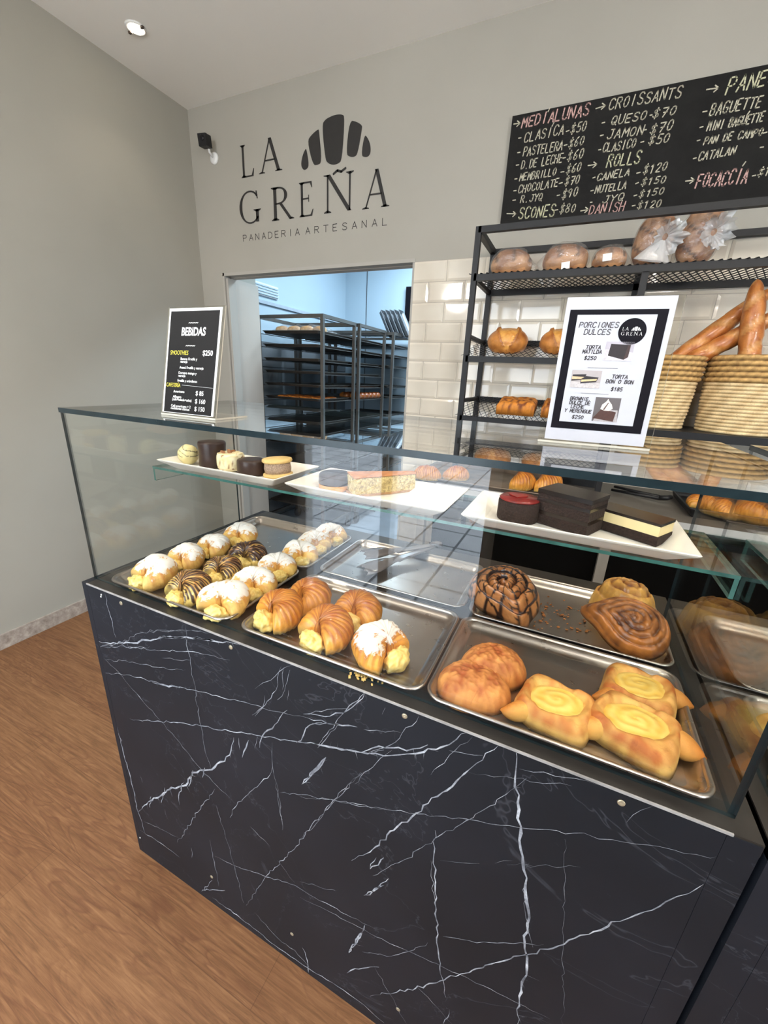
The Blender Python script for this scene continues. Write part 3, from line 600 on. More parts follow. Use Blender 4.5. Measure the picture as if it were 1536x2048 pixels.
def bagged_lying(x0, x1, y, h, seed, label, tail=1, sticker=None, lean=0):
    a = (x1-x0)/2; cx = (x0+x1)/2
    r = thing('wrapped_loaf', label, 'bread', (cx, y, ZT), lean, 'cellophane wrapped loaves on the top shelf')
    blob(48, 20, loaf_fn(a*.94, .07, h, seed, BR_D, BR_M, 0.4, 5, 2.8)).build('loaf', m_crust_matt, r)
    def fn(t, ph):
        ct, st, cp, sp = math.cos(t), math.sin(t), math.cos(ph), math.sin(ph)
        x = a*math.copysign(abs(ct)**.75, ct)*cp**.75*1.0; yy = .076*math.copysign(abs(st)**.8, st)*cp**.75; z = (h+.006)*(.42+(.58*sp if sp > 0 else .42*sp))
        n = noise.noise(Vector((x*30, yy*30, z*30 + seed))); k = 1 + .05*abs(n)
        if tail*ct > .75 and abs(sp) < .8: x *= 1 + .28*(tail*ct-.75)/.25*cp; z *= 1 - .5*(tail*ct-.75)/.25
        return (x*k, yy*k, max(-.001, z*k)), (1, 1, 1)
    g = blob(56, 22, fn); g.c = None; g.build('plastic_bag', m_bag, r)
    if sticker: MB().obox((sticker[0], -.078, sticker[1]), (1, 0, .1), (0, 1, 0), (-.1, 0, 1), (.016, .0006, .013)).build('price_label', m_white, r)
    return r
bagged_lying(-0.470, -0.282, 2.12, 0.105, 1.3, 'cellophane wrapped scored loaf at the left end of the top shelf', 1)
bagged_lying(-0.248, -0.058, 2.12, 0.112, 4.7, 'cellophane wrapped loaf, second from the left on the top shelf, with a low price sticker', -1, (0.01, .016))
bagged_lying(-0.050, 0.085, 2.11, 0.085, 9.1, 'small cellophane wrapped loaf in the middle of the top shelf, white sticker on its front', 1, (-.01, .034))
def bagged_upright(x, y, h, w, seed, lean, label):
    r = thing('wrapped_loaf', label, 'bread', (x, y, ZT), 0, 'cellophane wrapped loaves on the top shelf'); r.rotation_euler = (0, lean, 0.1); r.location.z += .010
    def fl(t, ph):
        ct, st, cp, sp = math.cos(t), math.sin(t), math.cos(ph), math.sin(ph); n = nz(ct*cp, st*cp, sp + seed, 3)
        z = h*.5*(1+sp); k = (cp**.6)*(1+.05*n); x_ = w*ct*k; y_ = .062*st*k
        c = mixc(BR_D, BR_M, sm(-.4, .5, n)); s = math.sin(z*90 + x_*60)
        if s > .86: c = mixc(c, (.04, .02, .012), .8)
        if sp > .9: c = mixc(c, (.02, .012, .01), .8)
        return (x_, y_, max(0, z)), c
    blob(44, 28, fl).build('loaf', m_crust_matt, r)
    def fb(t, ph):
        ct, st, cp, sp = math.cos(t), math.sin(t), math.cos(ph), math.sin(ph); n = noise.noise(Vector((ct*cp*4, st*cp*4, sp*4 + seed)))
        k = (cp**.55)*(1.05+.05*abs(n)); return (w*ct*k, .067*st*k, max(0, h*.5*(1+sp)*1.01)), (1, 1, 1)
    g = blob(50, 26, fb); g.c = None
    ruf = MB()
    # gathered neck and flared ruffle on the side facing the shop
    nr, nf = 7, 48; vs = []; c0 = Vector((w*.35, -.066, h*.5)); ax = Vector((.25, -.9, -.25)).normalized(); u = ax.cross(Vector((0, 0, 1))).normalized(); v = ax.cross(u)
    for i in range(nr):
        f = i/(nr-1); rr = .010 + .040*f**1.1; dep = .002 + .03*f
        for k in range(nf):
            a = 2*math.pi*k/nf; q = rr*(1 + .05*math.sin(a*13+seed)*f + .55*nz(math.cos(a)*2.4, math.sin(a)*2.4, f*2+seed, 1)*f); vs.append(c0 + ax*(dep + .010*math.sin(a*13+1)*f + .045*nz(math.cos(a)*6, math.sin(a)*5, f*2+seed, 1)*f) + u*math.cos(a)*q + v*math.sin(a)*q*1.15)
    ruf.add(vs, [(i*nf+k, i*nf+(k+1) % nf, (i+1)*nf+(k+1) % nf, (i+1)*nf+k) for i in range(nr-1) for k in range(nf)], 0, True)
    if seed < 3:
        vs = []
        for i in range(9):
            f = i/8
            for k in range(16):
                a = 2*math.pi*k/16; q = .012+.034*f*(1+.25*math.sin(a*4)); vs.append((w*.2 + math.cos(a)*q*1.3 - .01*f, -.075 + math.sin(a)*q*.3 - .02*f, h*.42 - .075*f))
        ruf.add(vs, [(i*16+k, i*16+(k+1) % 16, (i+1)*16+(k+1) % 16, (i+1)*16+k) for i in range(8) for k in range(16)], 0, True)
    g.build('plastic_bag', m_bag, r); ruf.build('bag_ruffle', m_ruffle, r)
bagged_upright(0.150, 2.13, 0.185, 0.068, 2.0, R(8), 'tall wrapped loaf standing on end, left of the two upright bags')
bagged_upright(0.305, 2.14, 0.195, 0.070, 6.0, R(6), 'tall wrapped loaf standing on end with ruffled bag, right of the two upright bags')
# country loaves on the second tier (the shelf slopes to the front)
def slope_z(y, zf, zb): return zf + 0.016 + (zb - zf)*(y - (SY0-.022))/(SY1-SY0+.022)
def country(x, y, r0, label, seed, lid=True):
    z = slope_z(y-.04, 1.558, 1.655)
    def fn(t, ph):
        ct, st, cp, sp = math.cos(t), math.sin(t), math.cos(ph), math.sin(ph)
        k = cp**.75*(1+.03*nz(ct, st, sp+seed, 2)); x_ = r0*ct*k; y_ = r0*.8*st*k; h = r0*1.12; z_ = h*(.42+(.58*sp if sp > 0 else .42*max(-1, sp*1.3)))
        c = mixc(lin((150, 84, 34))[:3], lin((206, 138, 70))[:3], sm(-.5, .6, nz(x_, y_, z_+seed, 30)+.2-sp*.3))
        w_ = .62*max(0, (y_/r0*-1+.75)) if False else 0
        # the opened score: a V of pale crumb facing the shop with raised ears either side
        vq = (z_/h - .12)*.62; inside = abs(x_ - .0) < vq*r0*.95 and y_ < .25*r0 and z_ > .15*h
        if inside: c = mixc(lin((222, 164, 84))[:3], lin((200, 130, 56))[:3], sm(-.3, .5, nz(x_, y_, z_, 70))); x_ *= 1; y_ *= .93; z_ *= .97
        elif abs(abs(x_) - vq*r0) < .09*r0 and y_ < .3*r0 and z_ > .3*h: z_ *= 1.10; y_ *= 1.05; c = mixc(c, CR_D, .5)
        return (x_, y_, max(0, z_)), c
    o = blob(80, 40, fn).build('country_loaf', m_crust, None, loc=(x, y, z)); o.rotation_euler = (R(14), 0, R(8)); return tag(o, label, 'bread', 'country loaves on the second tier')
country(-0.350, 2.12, 0.092, 'round country loaf with an open pale score at the left of the second tier', 1)
country(-0.118, 2.12, 0.088, 'round country loaf half hidden behind the framed sweets poster', 5)
# focaccia slabs on the third tier
def slab(x, y, w, d, h, label, seed):
    nx, ny = 30, 18; b = MB(); b.c = []; top = []; bot = []
    for j in range(ny+1):
        for i in range(nx+1):
            u, v = i/nx, j/ny; e = min(sm(0, .07, u), sm(0, .07, 1-u), sm(0, .1, v), sm(0, .1, 1-v)); px, py = (u-.5)*w, (v-.5)*d
            n = nz(px+seed, py, 0, 45); z = h*(.72+.28*e) + .005*n
            top.append((px, py, z)); b.c.append(mixc(lin((208, 132, 48))[:3], lin((112, 56, 26))[:3], sm(-.15, .3, nz(px+seed*3, py, 1, 60))))
    k = len(top); ring = [i for i in range(nx+1)] + [j*(nx+1)+nx for j in range(1, ny+1)] + [ny*(nx+1)+i for i in range(nx-1, -1, -1)] + [j*(nx+1) for j in range(ny-1, 0, -1)]
    for q in ring: bot.append((top[q][0], top[q][1], 0)); b.c.append(lin((206, 128, 52))[:3])
    m = len(ring); fs = [(j*(nx+1)+i, j*(nx+1)+i+1, (j+1)*(nx+1)+i+1, (j+1)*(nx+1)+i) for j in range(ny) for i in range(nx)]
    fs += [(ring[(i+1) % m], ring[i], k+i, k+(i+1) % m) for i in range(m)] + [tuple(k+i for i in range(m))[::-1]]
    b.add(top+bot, fs, 0, True); o = b.build('focaccia', m_crust_matt, None, loc=(x, y, slope_z(y, 1.285, 1.368)+.002)); o.rotation_euler = (math.atan2(1.368-1.285, .357), 0, 0)
    return tag(o, label, 'bread', 'focaccia slabs on the third tier')
slab(-0.262, 2.10, 0.172, 0.13, 0.058, 'rectangular browned focaccia slab beside the left post of the third tier', 1)
slab(-0.06, 2.10, 0.17, 0.13, 0.058, 'browned focaccia slab mostly hidden behind the framed sweets poster', 6)
# ---------------------------------------------------------------- rope baskets with baguettes
m_rope = vcol('jute_rope', 0.85, 160, 0.25, 0.5); m_braid = vcol('seagrass_braid', 0.8, 120, 0.35, 0.6)
def basket(x, y, r0, r1, h, label, proto=[None]):
    t = thing('rope_basket', label, 'basket', (x, y, 1.303), 0, 'woven baguette baskets')
    def coil(z0, z1, nrows, col0, col1, amp, braid, name, mat, inner):
        b = MB(); b.c = []; n = 72; rows = nrows*6; vs = []
        for j in range(rows+1):
            f = j/rows; z = z0+(z1-z0)*f; r = r0+(r1-r0)*z/h; bump_ = abs(math.sin(math.pi*f*nrows))**.7
            for k in range(n):
                a = 2*math.pi*k/n; tw = math.sin(a*(46 if braid else 60) + f*nrows*math.pi*(1 if braid else .3)); w = amp*bump_*(1+.45*tw if braid else 1+.12*tw) + .003*nz(math.cos(a)*3, math.sin(a)*3, z*20)
                vs.append(((r+w)*math.cos(a), (r+w)*math.sin(a), z)); b.c.append(mixc(col0, col1, min(1, bump_*.8+.2*tw+.15*nz(a*4, z*60, 1))))
        if inner:
            for z in (h, h*.3):
                for k in range(n):
                    a = 2*math.pi*k/n; r = (r0+(r1-r0)*z/h)-.008; vs.append((r*math.cos(a), r*math.sin(a), z)); b.c.append(col0)
            rows += 2
        fs = [(j*n+k, j*n+(k+1) % n, (j+1)*n+(k+1) % n, (j+1)*n+k) for j in range(rows) for k in range(n)]
        if not inner: fs.append(tuple(range(n))[::-1])
        b.add(vs, fs, 0, True); b.build(name, mat, t)
    coil(0.0, h*.66, 14, lin((178, 148, 102))[:3], lin((240, 216, 170))[:3], .0045, False, 'rope_body', m_rope, False)
    coil(h*.66, h, 5, lin((116, 86, 48))[:3], lin((214, 174, 112))[:3], .008, True, 'braided_rim', m_braid, True)
    return t
basket(0.325, 2.165, 0.098, 0.122, 0.292, 'left rope basket with a pale body and brown braided rim, behind the sweets poster')
basket(0.610, 2.165, 0.130, 0.150, 0.296, 'right rope basket holding baguettes beside the frame edge')
def baguette(p, q, r, label, seed, flat=1.0):
    p = Vector(p); q = Vector(q); L = (q-p).length; nt, nv = 60, 20; b = MB(); b.c = []; vs = []
    d = (q-p).normalized(); a = d.cross(Vector((0, 1, 0))).normalized(); c = a.cross(d)
    for i in range(nt+1):
        f = i/nt; e = (1-abs(2*f-1)**3.2)**.55 if 0 < f < 1 else .05
        for k in range(nv):
            g = 2*math.pi*k/nv; n = nz(f*9, math.cos(g), math.sin(g)+seed, 1.4)
            sl = math.sin(f*5*2*math.pi + g*1.4); rr = r*e*(1+.05*n - (.10 if sl > .6 and math.sin(g) < .2 else 0))
            col = mixc(lin((164, 94, 42))[:3], lin((194, 124, 62))[:3], sm(-.4, .5, n))
            if sl > .55 and math.sin(g) < .3: col = mixc(col, lin((220, 168, 104))[:3], .5)
            vs.append(d*(L*f) + a*math.cos(g)*rr + c*math.sin(g)*rr*flat); b.c.append(col)
    fs = [(i*nv+k, i*nv+(k+1) % nv, (i+1)*nv+(k+1) % nv, (i+1)*nv+k) for i in range(nt) for k in range(nv)] + [tuple(range(nv))[::-1], tuple(range(nt*nv, (nt+1)*nv))]
    b.add(vs, fs, 0, True); o = b.build('baguette', m_crust, None, loc=p); return tag(o, label, 'bread', 'baguettes in the baskets')
baguette((0.585, 2.06, 1.43), (0.522, 2.10, 1.862), 0.036, 'upright baguette with pointed tip standing in the right basket', 1)
baguette((0.255, 2.165, 1.495), (0.605, 2.165, 1.845), 0.034, 'upper diagonal baguette leaning from the left basket', 2)
baguette((0.290, 2.13, 1.505), (0.650, 2.135, 1.765), 0.033, 'lower diagonal baguette leaning from the left basket rim', 3)
# ---------------------------------------------------------------- display counter
CX0, CX1, CY0, CY1, CZ = -1.017, 0.290, 0.4926, 1.139, 0.9565
VEINS=[(1.3,[(-666,957),(-667,885),(-661,808),(-659,690),(-649,588),(-641,557)]),(3.5,[(-1010,787),(-920,812),(-829,851),(-754,887),(-688,910),(-633,929),(-590,936),(-535,950),(-499,959)]),(4.3,[(-754,890),(-704,903),(-664,919)]),(4.9,[(-648,922),(-604,934),(-583,939)]),(1.1,[(-909,818),(-814,880),(-684,931),(-601,956)]),(1.0,[(-822,880),(-701,923),(-553,967)]),(1.5,[(-1011,767),(-919,814),(-872,816),(-795,849)]),(1.6,[(-998,777),(-872,820),(-779,845),(-677,878),(-609,895),(-546,905)]),(1.1,[(-988,738),(-873,776),(-771,799),(-686,824)]),(0.9,[(-757,831),(-665,860)]),(1.9,[(-1000,694),(-893,729),(-781,749),(-711,769),(-608,790),(-528,809),(-462,819),(-406,832),(-359,845)]),(3.8,[(-808,741),(-763,752),(-711,767)]),(2.9,[(-359,845),(-299,859),(-253,874)]),(2.1,[(-930,573),(-825,614),(-729,656),(-644,686),(-566,710),(-480,740),(-440,755),(-378,775),(-320,797),(-267,813),(-231,822),(-200,849)]),(1.2,[(-991,744),(-926,712),(-869,669),(-804,628),(-741,588),(-688,543),(-626,509),(-566,484)]),(4.1,[(-979,196),(-941,247),(-899,293),(-861,331),(-823,378),(-767,425),(-741,445),(-710,506),(-681,530),(-654,546),(-627,571),(-592,608),(-568,654),(-556,697)]),(2.3,[(-918,251),(-902,306)]),(2.7,[(-860,307),(-832,382)]),(2.1,[(-780,349),(-774,399),(-750,448)]),(2.1,[(-806,365),(-810,395)]),(4.0,[(-732,446),(-707,516)]),(2.9,[(-676,509),(-662,549)]),(2.4,[(-483,706),(-474,742),(-446,776),(-425,814),(-406,842)]),(2.6,[(-536,650),(-522,686),(-513,712)]),(1.7,[(-497,699),(-487,735)]),(1.3,[(-541,669),(-541,704)]),(2.9,[(-1000,517),(-993,439),(-989,366),(-982,282),(-984,198),(-972,153),(-969,111)]),(1.1,[(-390,959),(-432,911),(-485,859)]),(1.6,[(-416,940),(-431,879),(-461,829),(-497,787)]),(1.1,[(-396,940),(-410,888),(-429,856)]),(1.1,[(-410,940),(-416,885)]),(1.2,[(-460,854),(-468,819),(-490,787)]),(0.9,[(-401,892),(-405,866)]),(2.1,[(-241,957),(-254,928),(-273,902),(-320,866),(-368,850)]),(3.1,[(-326,849),(-354,830),(-369,798),(-387,770)]),(1.5,[(-293,859),(-320,810),(-337,782)]),(3.2,[(-320,766),(-338,731),(-375,665)]),(1.8,[(-452,667),(-460,641),(-514,564),(-575,470),(-595,423)]),(1.0,[(-448,738),(-451,674),(-441,623),(-438,542),(-433,490)]),(1.4,[(-435,604),(-351,645),(-298,668),(-232,692),(-193,710)]),(1.6,[(-240,773),(-281,705),(-321,625),(-372,516),(-430,401),(-496,279),(-570,109)]),(1.5,[(-636,495),(-713,364),(-819,175)]),(1.8,[(-993,106),(-902,115),(-819,111)]),(1.4,[(-964,164),(-809,202)]),(1.9,[(-668,229),(-587,250),(-504,282),(-404,325),(-349,327),(-264,339),(-197,352)]),(1.6,[(-679,284),(-673,190),(-669,105)]),(1.2,[(-619,354),(-597,238),(-578,112)]),(2.6,[(-701,29),(-608,33),(-479,21),(-375,28),(-301,42),(-231,45),(-160,32)]),(1.9,[(-541,103),(-484,70),(-453,58),(-413,64),(-367,36)]),(2.5,[(-389,98),(-375,60),(-372,9)]),(2.7,[(-221,343),(-237,283),(-258,207)]),(1.1,[(-531,436),(-473,408)]),(1.7,[(-849,290),(-845,253)]),(1.7,[(-761,195),(-765,151)]),(1.9,[(-931,961),(-928,904),(-920,830)]),(2.0,[(-881,680),(-853,657)]),(1.1,[(-936,368),(-931,342)]),(1.0,[(-639,438),(-620,344)]),(0.9,[(-444,629),(-432,523)]),(1.7,[(-747,19),(-691,114)]),(2.3,[(-740,33),(-645,108)]),(2.0,[(-187,583),(-215,528)]),(2.0,[(-183,505),(-224,440)]),(0.9,[(-453,375),(-404,334)]),(3.9,[(7,957),(11,917),(22,862),(35,805),(47,744),(57,701),(69,650),(73,613),(78,552),(86,525),(88,474),(90,409),(97,341)]),(1.3,[(57,701),(61,658),(75,615),(89,567)]),(2.3,[(-96,721),(-93,654),(-84,595),(-76,523),(-67,429),(-52,344),(-34,279)]),(1.1,[(-97,643),(-84,561),(-77,513)]),(2.4,[(-19,954),(-45,904),(-61,873),(-99,800),(-133,738),(-165,683),(-205,601),(-257,522)]),(1.4,[(27,915),(9,879),(-25,815),(-54,765),(-96,699),(-148,605),(-208,514)]),(1.3,[(-382,626),(-308,663),(-209,705),(-133,737),(-60,775),(-13,793),(31,814),(102,851),(173,879),(235,904),(272,922)]),(2.2,[(273,888),(248,847),(225,802),(186,724),(140,640),(123,604),(81,538),(39,472),(-8,390),(-50,320),(-97,242),(-199,98)]),(3.1,[(-378,777),(-335,791),(-244,820),(-186,844),(-143,871),(-90,918),(-68,957)]),(2.7,[(-244,820),(-209,853),(-159,869),(-124,900)]),(1.7,[(-143,951),(-187,868),(-232,823)]),(1.2,[(-89,906),(-38,924)]),(1.8,[(-242,954),(-277,899),(-335,791)]),(1.5,[(-271,908),(-315,885),(-369,849)]),(2.2,[(-349,837),(-270,871)]),(1.3,[(-391,293),(-307,311),(-208,326),(-124,348),(-48,368),(27,388),(141,411)]),(1.3,[(-57,458),(3,496),(60,549),(103,588)]),(1.3,[(-224,245),(-156,296),(-124,343),(-84,413)]),(0.5,[(93,832),(111,723),(130,603),(161,418)]),(1.0,[(15,926),(47,938),(85,948),(121,958)]),(0.7,[(-57,879),(9,904),(84,933)]),(2.4,[(-175,531),(-193,493),(-226,437)]),(3.2,[(-318,769),(-336,728),(-377,663)]),(1.4,[(-186,855),(-213,812),(-255,736)]),(2.2,[(-223,338),(-236,277),(-258,211)]),(2.3,[(-261,124),(-241,163),(-182,230)]),(1.2,[(-386,495),(-337,583),(-287,684),(-243,773)]),(0.6,[(177,954),(156,909)]),(0.9,[(-56,954),(-80,911),(-114,840)]),(0.9,[(-292,397),(-390,349)]),(1.6,[(-203,571),(-215,531)]),(0.6,[(-81,655),(-16,696)]),(0.5,[(25,724),(121,792)]),(0.9,[(-196,227),(-107,91)]),(0.8,[(-97,252),(-13,205)]),(1.7,[(-24,246),(-31,184)]),(0.5,[(7,714),(33,740)]),(1.7,[(-202,940),(-207,924)]),(1.4,[(-240,875),(-172,902)])]
def jag(pts, rnd, step=0.013, amp=0.0034):
    out = [pts[0]]
    for (a, b), (c, d) in zip(pts, pts[1:]):
        L = math.hypot(c-a, d-b); n = max(1, int(L/step))
        for i in range(1, n+1):
            f = i/n; j = amp if i < n else 0; out.append((a+(c-a)*f + rnd.uniform(-j, j), b+(d-b)*f + rnd.uniform(-j, j)))
    return out
def vein_strips(mb, veins, put, seed):
    rnd = random.Random(seed)
    for w, pts in veins:
        p = jag([(x/1000, z/1000) for x, z in pts], rnd); n = len(p); W_ = [w/1000*(.40 if w < 2 else .54)*rnd.uniform(.45, 1.25)*min(1, .25+4*min(i, n-1-i)/n) for i in range(n)]
        L_, R_ = [], []
        for i in range(n):
            a, c = p[max(0, i-1)], p[min(n-1, i+1)]; dx, dz = c[0]-a[0], c[1]-a[1]; l = math.hypot(dx, dz) or 1e-6
            L_.append((p[i][0]-dz/l*W_[i], p[i][1]+dx/l*W_[i])); R_.append((p[i][0]+dz/l*W_[i], p[i][1]-dx/l*W_[i]))
        for i in range(n-1): mb.poly([put(*q) for q in (L_[i], R_[i], R_[i+1], L_[i+1])], 1)
        if w > 2.6:   # feathery side cracks of the thick veins
            for i in range(1, n-1):
                if rnd.random() < .42:
                    a = rnd.choice((1.3, -1.4, 1.1, -1.2, .4)) + rnd.uniform(-.25, .25); l = rnd.uniform(.006, .026); q = [(p[i][0], p[i][1]), (p[i][0]+math.cos(a)*l, p[i][1]+math.sin(a)*l)]
                    mb.poly([put(q[0][0], q[0][1]-.0004), put(q[1][0], q[1][1]), put(q[0][0]+.0004, q[0][1]+.0004)], 1)
ct = thing('display_counter', 'black marble-look counter with white veins, topped by the pastry display glass', 'counter', ((CX0+CX1)/2, (CY0+CY1)/2, 0))
cl = lambda x, y, z: (x-(CX0+CX1)/2, y-(CY0+CY1)/2, z)
b = MB(); b.box(cl(CX0+.018, CY0, 0.002), cl(CX1-.036, CY0+.018, CZ-.003)); vein_strips(b, VEINS, lambda x, z: cl(max(CX0+.02, min(CX1-.037, x)), CY0-.0004, max(.003, min(CZ-.004, z))), 5)
b.build('front_panel', [m_marble, m_vein], ct)
MB().box(cl(CX0, CY0, 0.002), cl(CX0+.0175, CY1, CZ)).build('side_panel', m_marble, ct); MB().box(cl(CX1-.0355, CY0, 0.002), cl(CX1-.001, CY1, CZ-.003)).build('side_panel', m_marble, ct)
MB().box(cl(CX0+.018, CY0+.001, CZ-.02), cl(CX1, CY1, CZ)).build('top_panel', m_lam_top, ct)
MB().box(cl(CX0+.018, CY0-.0006, CZ-.003), cl(CX1-.03, CY0+.0016, CZ+.0006)).build('edge_strip', m_lam_edge, ct)
MB().box(cl(CX0+.02, CY1-.02, 0.002), cl(CX1-.04, CY1-.002, CZ-.02)).build('back_panel', m_black, ct)
for x, z in ((-.874,.939),(-.540,.938),(-.167,.939),(.144,.938),(-.130,.124),(-.692,.127),(-.42,.125),(-1.001,.067),(-.945,.953-.012),(-.948,.935)):
    big = z > .1 and x > -.94
    o_ = MB().lathe([(0.0, 0), (.005 if big else .0022, 0), (.0046 if big else .002, .0012), (.0015, .0008), (0, .0004)], 14).build('screw', m_screw if big else m_white, ct, loc=cl(x, CY0-.0001, z)); o_.rotation_euler = (R(90), 0, 0)
# ---------------------------------------------------------------- glass display case
GX0, GX1, GY0, GY1, GZ = -1.007, 0.267, 0.5165, 1.004, 1.3673
def glass_case(ox, w, label, kids=True):
    gc = thing('glass_display_case', label, 'display case', (ox, GY0, CZ)); T = .006
    q = lambda x, y, z: (x, y-GY0, z-CZ)
    MB().box(q(0, GY0, CZ+.0004), q(w, GY0+T, GZ-.0105), 0, 1, 1).build('front_pane', [m_glass, m_gedge], gc)
    MB().box(q(0, GY0+T, CZ+.0004), q(T, GY1, GZ-.0105), 0, 1, 2).build('side_pane', [m_glass, m_gedge], gc); MB().box(q(w-T, GY0+T, CZ+.0004), q(w, GY1, GZ-.0105), 0, 1, 2).build('side_pane', [m_glass, m_gedge], gc)
    MB().box(q(-.002, GY0-.002, GZ-.010), q(w+.002, GY1, GZ), 0, 1, 0).build('top_pane', [m_glass, m_gedge], gc)
    MB().box(q(T+.0005, .705, 1.201), q(w-T-.0005, .909, 1.207), 0, 1, 0).build('inner_shelf', [m_glass2, m_sedge], gc)
    for x in (T+.0006, w-T-.0066): MB().box(q(x, .706, 1.168), q(x+.006, .905, 1.2005), 0, 1, 2).build('shelf_bracket', [m_glass2, m_sedge], gc)
    return gc
glass_case(GX0, GX1-GX0, 'glass display case over the marble counter, with one inner glass shelf of cakes')
# the next counter, cut by the right edge of the frame
ct2 = thing('display_counter', 'second black marble-look counter past the joint at the right frame edge', 'counter', (.95, (CY0+CY1)/2, 0))
q2 = lambda x, y, z: (x-.95, y-(CY0+CY1)/2, z)
b = MB(); b.box(q2(.332, CY0, .002), q2(1.62, CY0+.018, CZ-.003)); vein_strips(b, [(4, [(310,520),(345,527),(380,532)]), (3, [(330,300),(360,318),(420,340),(520,420)]), (2, [(340,380),(420,470),(520,640)]), (2, [(360,700),(420,640),(480,560)]), (3, [(335,450),(370,440)])], lambda x, z: q2(max(.334, x), CY0-.0004, z), 9)
b.build('front_panel', [m_marble, m_vein], ct2)
MB().box(q2(.297, CY0, .002), q2(.3315, CY1, CZ-.003)).build('side_panel', m_marble, ct2); MB().box(q2(.297, CY0+.001, CZ-.02), q2(1.62, CY1, CZ)).build('top_panel', m_lam_top, ct2)
MB().box(q2(1.60, CY0+.02, .002), q2(1.62, CY1, CZ-.02)).build('side_panel', m_marble, ct2)
glass_case(.317, 1.25, 'second glass display case on the counter at the right frame edge')
# ---------------------------------------------------------------- trays
def rrect(w, d, r, n=7):
    p = []
    for cx, cy, a0 in ((w/2-r, d/2-r, 0), (-w/2+r, d/2-r, 90), (-w/2+r, -d/2+r, 180), (w/2-r, -d/2+r, 270)):
        for k in range(n+1):
            a = R(a0 + 90*k/n); p.append((cx+r*math.cos(a), cy+r*math.sin(a)))
    return p
def tray_mesh(w, d, h=.021, wall=.02, lip=.007, r=.03):
    prof = [(wall, 0.0), (lip+.003, h*.78), (.0012, h*.78), (0, h*.87), (.0012, h*.96), (lip*.5, h), (lip, h*.93), (lip+.002, h*.7), (wall-.001, .0036), (wall+.006, .0018)]
    b = MB(); vs = []; n = None
    for i, z in prof:
        p = rrect(w-2*i, d-2*i, max(.004, r-i*.7)); n = len(p); vs += [(x, y, z) for x, y in p]
    m = len(prof); fs = [(j*n+k, j*n+(k+1) % n, (j+1)*n+(k+1) % n, (j+1)*n+k) for j in range(m-1) for k in range(n)]
    b.add(vs, fs, 0, True); b.add(vs[-n:], [tuple(range(n))], 0); b.add(vs[:n], [tuple(range(n))[::-1]], 0); return b
tray0 = None
def tray(cx, cy, label, w=.394, d=.268, mat=None, z=CZ, rz=0, group='aluminium trays in the display case'):
    o = tray_mesh(w, d).build('baking_tray', mat or m_alu, None, loc=(cx, cy, z+.0004), rotz=rz); return tag(o, label, 'tray', group)
tray(-.757, .643, 'aluminium tray at the front left, full of sugared and chocolate pastries', w=.376, d=.270)
tray(-.762, .917, 'rear left aluminium tray, mostly empty with sugared pastries at its right edge', w=.392, d=.262)
tray(-.346, .643, 'front middle aluminium tray with four glazed croissants and a sugared roll')
tray(-.348, .921, 'empty rear middle aluminium tray with the serving tongs lying on it', d=.250)
tray(.051, .643, 'front right aluminium tray with round buns and custard danishes')
tray(.053, .917, 'rear right aluminium tray with swirl pastries and crumbs', d=.262)
tray(.53, .640, 'front aluminium tray in the second case at the right frame edge', w=.39); tray(.535, .920, 'empty rear tray in the second case seen through the side glass', w=.39, d=.262)
TZ = CZ + .0026
